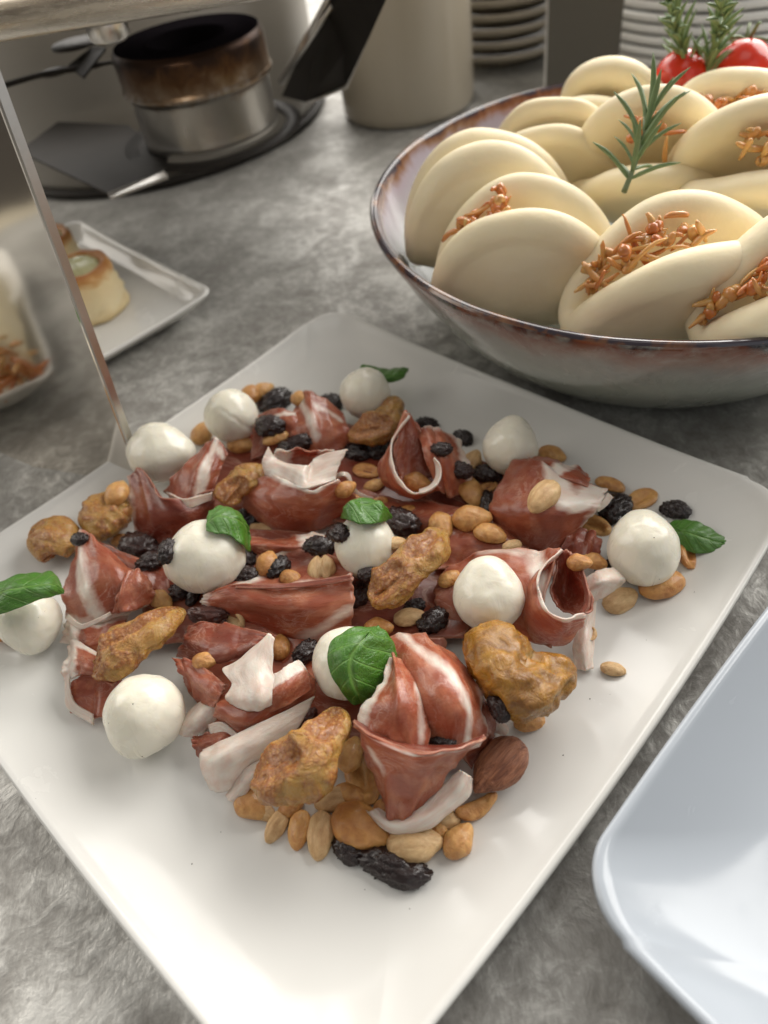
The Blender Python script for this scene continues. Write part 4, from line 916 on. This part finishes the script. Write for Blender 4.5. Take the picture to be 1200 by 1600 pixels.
c3 = V((-.221, .273, 0)); f1 = V((-.953, -.302, 0)); f2 = V((-.302, .953, 0)); pc3 = c3+(f1+f2)*.10
square_plate('serving_plate', 'white plate with a wrap, seen mirrored in the steel leg', (pc3.x, pc3.y), math.atan2(f1.y, f1.x), .10, .018, 'porcelain', rc=.010, bulge=.001, lift=.003, slope=.016, well=.005)
def wrap():
    b = V((-.282, .280, .021)); t = empty('filled_wrap', V((-.282, .280, .005)), 'rolled wrap with orange shreds, mirrored in the steel leg', 'wrap')
    c = spline([b-f1*.03, b, b+f1*.04, b+f1*.08], 30); vs, fs = tube(c, .016, 32)
    mesh('wrap_skin', [v+V((noise.noise(v*60), noise.noise(v*60+V((5, 0, 0))), noise.noise(v*60+V((0, 5, 0)))))*.004 for v in vs], fs, 'dough', t)
    rnd = random.Random(4); fv, ff, ft = [], [], []
    for k in range(30):
        p = b-f1*rnd.uniform(.015, .045)+V((0, 0, rnd.uniform(-.012, .014)))+f2*rnd.uniform(-.012, .012); d = (f1*rnd.uniform(-1, 0)+f2*rnd.uniform(-1, 1)+V((0, 0, rnd.uniform(-.4, .9)))).normalized()
        tv, tf = tube([p, p+d*.008, p+d*.016+V((0, 0, -.002))], [.0015, .002, .001], 6); q = len(fv); fv += tv; ff += [tuple(i+q for i in f_) for f_ in tf]; ft += [rnd.random()]*len(tv)
    o = mesh('filling', fv, ff, 'filling', t, attrs={'tone': ft}); o['kind'] = 'stuff'
wrap()
# ------------------------------------------------------------------ chafing stand
a_ = V((-.194, .322, 0)); b_ = V((-.121, .287, 0)); ux = (b_-a_).normalized(); wl = (b_-a_).length
nrm = V((ux.y, -ux.x, 0)); nrm = nrm if nrm.dot(CAMP-a_) > 0 else -nrm
def on_edge(py):          # point of the leg plane seen on the line (197,690)-(0,165)
    px = 197+(py-690)*197/525; d = ray(px, py); return CAMP+d*((a_-CAMP).dot(nrm)/d.dot(nrm))
tr = on_edge(150); br = on_edge(757); k = (.245-br.z)/(tr.z-br.z); tr = br.lerp(tr, k); br.z = 0.0
def mirror_leg():
    t = empty('chafing_stand', (a_+b_)/2, 'chafing dish with its mirror-polished steel leg standing by the ham plate', 'chafing dish')
    base = [a_+ux*.012, V((br.x, br.y, .0))-ux*.004, V((br.x, br.y, .004)), tr, a_+V((0, 0, .245))-ux*.03, a_+V((0, 0, .010))-ux*.012]
    base[0].z = 0; base[1].z = 0
    vs, fs = prism(base, -nrm*.0022); o = mesh('steel_leg', vs, fs, 'mirror_steel', t, smooth=False); bevel(o, .0006, 2)
    solid(vs, fs)
    # folded return of the sheet, seen as the bright double edge
    e = (tr-br); q = [V((br.x, br.y, .004)), tr, tr-nrm*.003+ux*.0014, V((br.x, br.y, .004))-nrm*.003+ux*.0014]
    vs, fs = prism(q, ux*.0012); o = mesh('leg_return', vs, fs, 'steel_edge', t, smooth=False)
    # pan: rounded steel tray above the burner
    y0 = .415; prof = [(0, .172), (.004, .168), (.012, .167), (.04, .169), (.06, .171)]
    x0, x1 = -.46, .02
    sec = [(y0+.018, .1735), (y0+.006, .170), (y0+.001, .1755), (y0, .184), (y0+.001, .192), (y0, .21), (y0-.002, .235)]
    sec = [(p.x, p.y) for p in spline([V((y, z, 0)) for y, z in sec], 26)]
    cx, cy = (x0+x1)/2, y0+.11
    def rr(dy, n=24):
        hx, hy, r = (x1-x0)/2-dy, .11-dy, .040; out = []
        for (sx_, sy_, a0) in ((1, 1, 0), (-1, 1, pi/2), (-1, -1, pi), (1, -1, 3*pi/2)):
            for i in range(n): a = a0+pi/2*i/(n-1); out.append((cx+sx_*(hx-r)+r*cos(a), cy+sy_*(hy-r)+r*sin(a)))
        return out
    vs, fs = [], []; N = 0
    allsec = [(y0+.05, .1745)]+sec
    for y, z in allsec:
        g = rr(y-y0); N = len(g); vs += [V((x, yy, z)) for x, yy in g]
    for j in range(len(allsec)-1):
        for i in range(N): fs.append((j*N+i, j*N+(i+1) % N, (j+1)*N+(i+1) % N, (j+1)*N+i))
    fs.append(tuple(range(N))[::-1]); fs.append(tuple(range((len(allsec)-1)*N, len(allsec)*N)))
    rot = Matrix.Translation(V((-.1, y0, 0))) @ Matrix.Rotation(rad(-6), 4, 'Z') @ Matrix.Translation(V((.1, -y0, 0)))
    mesh('water_pan', [rot @ v for v in vs], fs, 'steel', t)
    # knurled nut below the pan
    c = at(170, 50, .164); vs, fs = [], []
    prof = [(0, 0), (.0075, 0), (.0095, .002), (.0098, .009), (.0098, .012)]; n = 48
    for r_, z in prof:
        for i in range(n): q = r_*(1+(.06 if i % 2 else 0)*(z > .001)); vs.append(c+V((q*cos(2*pi*i/n), q*sin(2*pi*i/n), z-.004)))
    for j in range(len(prof)-1):
        for i in range(n): fs.append((j*n+i, j*n+(i+1) % n, (j+1)*n+(i+1) % n, (j+1)*n+i))
    mesh('knurled_nut', vs, fs, 'steel_edge', t)
    # shelf that carries the burner
    zs = .068
    sh = [at(30,236,zs), at(168,301,zs), at(256,267,zs), at(330,290,zs), at(440,245,zs), at(489,190,zs), at(470,150,zs), at(360,120,zs), at(150,150,zs)]
    vs, fs = prism(sh[:1]+sh[1:3]+[at(262,245,zs), at(200,195,zs), at(90,190,zs)], V((0, 0, -.0016))); o = mesh('front_bracket', vs, fs, 'dark_steel', t, smooth=False)
    vs, fs = prism([at(168,301,zs+.0004), at(256,267,zs+.0004), at(262,275,zs+.0004), at(172,308,zs-.001)], V((0, 0, -.0018))); mesh('bracket_lip', vs, fs, 'steel_edge', t, smooth=False)
    # ring round the burner
    rcn = at(332, 205, zs); ro, ri = .064, .0535
    vs, fs = lathe([(ri, 0), (ro, 0), (ro, -.002), (ri, -.002)], 72, closed=True); mesh('burner_ring', [rcn+v for v in vs], fs, 'dark_steel', t)
    # strap rising from the ring to the pan
    zt = .172
    st = [at(478,160,zs), at(541,136,zs+.006), at(604,-10,.135), at(640,-80,.172), at(560,-80,.172), at(508,-4,.135), at(440,150,zs)]
    vs, fs = prism(st, V((.002, .0025, 0))); mesh('side_strap', vs, fs, 'dark_steel', t, smooth=False)
    vs, fs = tube([at(480,162,zs), at(541,136,zs+.006), at(602,-8,.135), at(640,-80,.172)], .0011, 8); mesh('strap_edge', vs, fs, 'steel_edge', t)
    for k, (p, q) in enumerate((((438,128,.085), (536,-20,.140)), ((448,112,.09), (522,-20,.142)))):
        vs, fs = tube([at(*p), at(*q)], .0024-.0006*k, 10); mesh('support_rod', vs, fs, 'steel_edge', t)
mirror_leg()
def burner():
    zs = .068; c = at(332, 205, zs); r = .0485
    t = empty('fuel_burner', c, 'sooty round steel fuel burner on the shelf under the chafing dish', 'burner')
    prof = [(0, 0), (.93, 0), (.985, .001), (1.0, .004), (.99, .0065), (.985, .009), (.985, .030), (1.0, .0325), (1.06, .034), (1.075, .0355), (1.06, .037), (1.045, .039), (1.05, .055), (1.03, .0585), (1.0, .060)]
    vs, fs = lathe([(a*r, z) for a, z in prof], 96); mesh('burner_can', [c+v for v in vs], fs, 'burner_steel', t, attrs={'hgt': [v.z/.06 for v in vs]})
    vs, fs = lathe([(1.0*r, .060), (.90*r, .0605), (.62*r, .058), (.58*r, .0595), (.50*r, .059), (.46*r, .050), (0, .048)], 96); mesh('burner_lid', [c+v for v in vs], fs, 'soot', t)
    # damper arm
    pts = [at(250,92,.112), at(190,95,.116), at(130,106,.118), at(60,118,.120), at(-30,145,.122)]
    vs, fs = tube(spline(pts, 20), [.0012]*8+[.0018]*12, 8); mesh('damper_handle', vs, fs, 'dark_steel', t)
    p = at(84, 110, .119); vs, fs = lathe([(0, 0), (.008, 0), (.008, -.002), (0, -.002)], 32); mesh('handle_pad', [p+V((v.x*1.2, v.y, v.z)) for v in vs], fs, 'dark_steel', t)
    p = at(118, 66, .128); vs, fs = lathe([(0, 0), (.017, 0), (.017, -.0015), (0, -.0015)], 48); mesh('damper_disc', [p+v for v in vs], fs, 'dark_steel', t)
    sp_ = [at(145,72,.127), at(165,74,.127), at(130,120,.117), at(106,102,.119)]; vs, fs = prism(sp_, V((0, 0, -.0015))); mesh('damper_link', vs, fs, 'dark_steel', t, smooth=False)
burner()
def pot():
    c = V((-.155, .840, 0)); r = .170
    t = empty('food_warmer', c, 'big grey-brown round warmer pot standing behind the burner', 'pot')
    vs, fs = lathe([(0, .004), (.95*r, .004), (.985*r, .006), (r, .012), (r, .05), (r, .122), (.98*r, .13), (0, .132)], 128); mesh('pot_body', [c+v for v in vs], fs, 'pot_grey', t)
    vs, fs = lathe([(.96*r, .0), (1.015*r, .0), (1.022*r, .003), (1.015*r, .006), (.96*r, .0065)], 128); mesh('base_ring', [c+v for v in vs], fs, 'dark_steel', t)
pot()
def jug():
    c = V((.0945, .762, 0)); r = .0625
    prof = [(0, .003), (.9*r, .003), (.95*r, 0), (.99*r, .002), (r, .008), (1.0*r, .05), (.985*r, .12), (.97*r, .20), (.98*r, .215), (.93*r, .215), (.92*r, .20), (.93*r, .02), (0, .015)]
    vs, fs = lathe(prof, 128); o = mesh('utensil_jar', [c+v for v in vs], fs, 'taupe_glaze'); tag(o, 'tall glossy taupe ceramic jar behind the bowl', 'jar')
jug()
def far_leg():
    A_ = at(764, 205, 0); Bm = at(867, 208, 0)+V((0, .03, 0)); Cc = at(957, 190, 0); t = empty('steel_stand_leg', Bm, 'folded grey steel leg of another stand, in front of the white plate stack', 'stand leg')
    up = V((.0, .0, .34)); 
    for nm, p, q, mt in (('grey_face', Bm, Cc, 'leg_side'),):
        d = (q-p).normalized(); n_ = V((d.y, -d.x, 0)); vs, fs = prism([p, q, q+up, p+up], -n_*.0022); mesh(nm, vs, fs, mt, t, smooth=False)
        vs, fs = prism([p, p-n_*.018, p-n_*.018+up, p+up], d*-.002); mesh('folded_edge', vs, fs, 'steel_edge', t, smooth=False)
far_leg()
def stack():
    c = V((.402, .785, 0)); r = .122; n = 20
    prof = [(0, .0), (.55, .0), (.58, .003), (.70, .006), (.86, .010), (.975, .0108), (.998, .0122), (1.002, .0162), (.992, .0178), (.97, .0176), (.84, .0135), (.68, .0095), (.56, .0065), (0, .006)]
    vs, fs = lathe([(a*r, z) for a, z in prof], 96); me = None
    for k in range(n):
        z = k*.0088; off = V((random.uniform(-1, 1), random.uniform(-1, 1), 0))*.0012
        if me is None:
            o = mesh('dinner_plate', [c+v for v in vs], fs, 'porcelain_stack', org=c.copy()); me = o.data
        else: o = bpy.data.objects.new('dinner_plate', me); COL.objects.link(o)
        o.location = c+off+V((0, 0, z))
        names = ['lowest','second lowest','third lowest','fourth from the bottom','fifth from the bottom','sixth from the bottom','seventh from the bottom','eighth from the bottom','ninth from the bottom','tenth from the bottom','eleventh from the bottom','twelfth from the bottom','eighth from the top','seventh from the top','sixth from the top','fifth from the top','fourth from the top','third from the top','second from the top','topmost']
        tag(o, 'round white dinner plate, %s in the stack' % names[k], 'plate', 'stack of round white dinner plates')
stack()
def reflection_stack():  # plates built to stand in for a dim reflection beside the grey leg
    c = V((.212, .862, 0)); r = .074; prof = [(0, .0), (.6, .0), (.64, .004), (.85, .009), (.985, .0135), (1.0, .0165), (.99, .0185), (.93, .0165), (.7, .010), (.5, .007), (0, .006)]
    vs, fs = lathe([(a*r, z) for a, z in prof], 72); names = ['lowest', 'second', 'third', 'fourth', 'fifth', 'sixth', 'seventh', 'eighth', 'ninth', 'topmost']; me = None
    for k in range(10):
        if me is None: o = mesh('reflection_plate', [c+v for v in vs], fs, 'taupe_glaze', org=c.copy()); me = o.data
        else: o = bpy.data.objects.new('reflection_plate', me); COL.objects.link(o)
        o.location = c+V((random.uniform(-1, 1)*.001, 0, k*.0115))
        tag(o, 'dim grey plate, stand-in for a reflection, %s%s in the stack between jar and grey leg' % (names[k], '' if k in (0, 9) else ' from the bottom'), 'reflection_plate', 'grey plates standing in for a reflection')
reflection_stack()
def floor():
    vs = [V((-6, -6, -.74)), V((6, -6, -.74)), V((6, 6, -.74)), V((-6, 6, -.74))]
    m = mk('floor_paint'); n = m.noise(3, 5); m.set(Base_Color=m.mix(n, (.11, .09, .07), (.17, .145, .115)), Roughness=.5)
    o = mesh('floor', vs, [(0, 1, 2, 3)], 'floor_paint', org=V((0, 0, -.74))); o['kind'] = 'structure'
floor()

def stool():  # unseen stool, added so the steel leg mirrors something cream
    c = V((-1.2, -.05, -.74)); m = mk('cream_fabric'); n = m.noise(60, 4); m.set(Base_Color=m.mix(n, (.74, .66, .50), (.82, .75, .60)), Roughness=.8)
    t = empty('reflection_stool', c, 'round cream stool added out of view to give the steel leg a cream reflection', 'stool')
    vs, fs = lathe([(0, .43), (.22, .43), (.26, .41), (.27, .39), (.26, .36), (.22, .35), (0, .35)], 64); mesh('cushion', [c+v for v in vs], fs, 'cream_fabric', t)
    for k in range(4):
        a = k*pi/2+.5; vs, fs = tube([c+V((.2*cos(a), .2*sin(a), .35)), c+V((.24*cos(a), .24*sin(a), 0))], .014, 10); mesh('leg', vs, fs, 'dark_steel', t)
stool()
def specks():
    rnd = random.Random(11); vs, fs = [], []; T2 = BVHTree.FromPolygons(BV, BF)
    for px, py in [(1085,925),(922,1092),(953,1085),(208,1100),(222,1182),(170,1130),(70,955),(60,965),(1030,905),(392,1063),(56,1248),(570,1390),(300,1350),(880,1180),(390,835),(1022,840),(345,1300),(640,1420),(1010,1000)]:
        h, nn, _, _ = T2.ray_cast(CAMP, ray(px, py).normalized())
        if h is None: continue
        r = rnd.uniform(.00010, .00026); b = len(vs)
        for v in ICO1[0]: vs.append(h+V((v.x*r*rnd.uniform(.8, 1.8), v.y*r, v.z*r*.6+r*.3)))
        fs += [tuple(i+b for i in f) for f in ICO1[1]]
    o = mesh('crumbs', vs, fs, 'speck'); o['kind'] = 'stuff'; o['label'] = 'tiny dark crumbs and pepper specks on the plate and cheese'; o['category'] = 'crumbs'
ICO1 = ico(1)
specks()
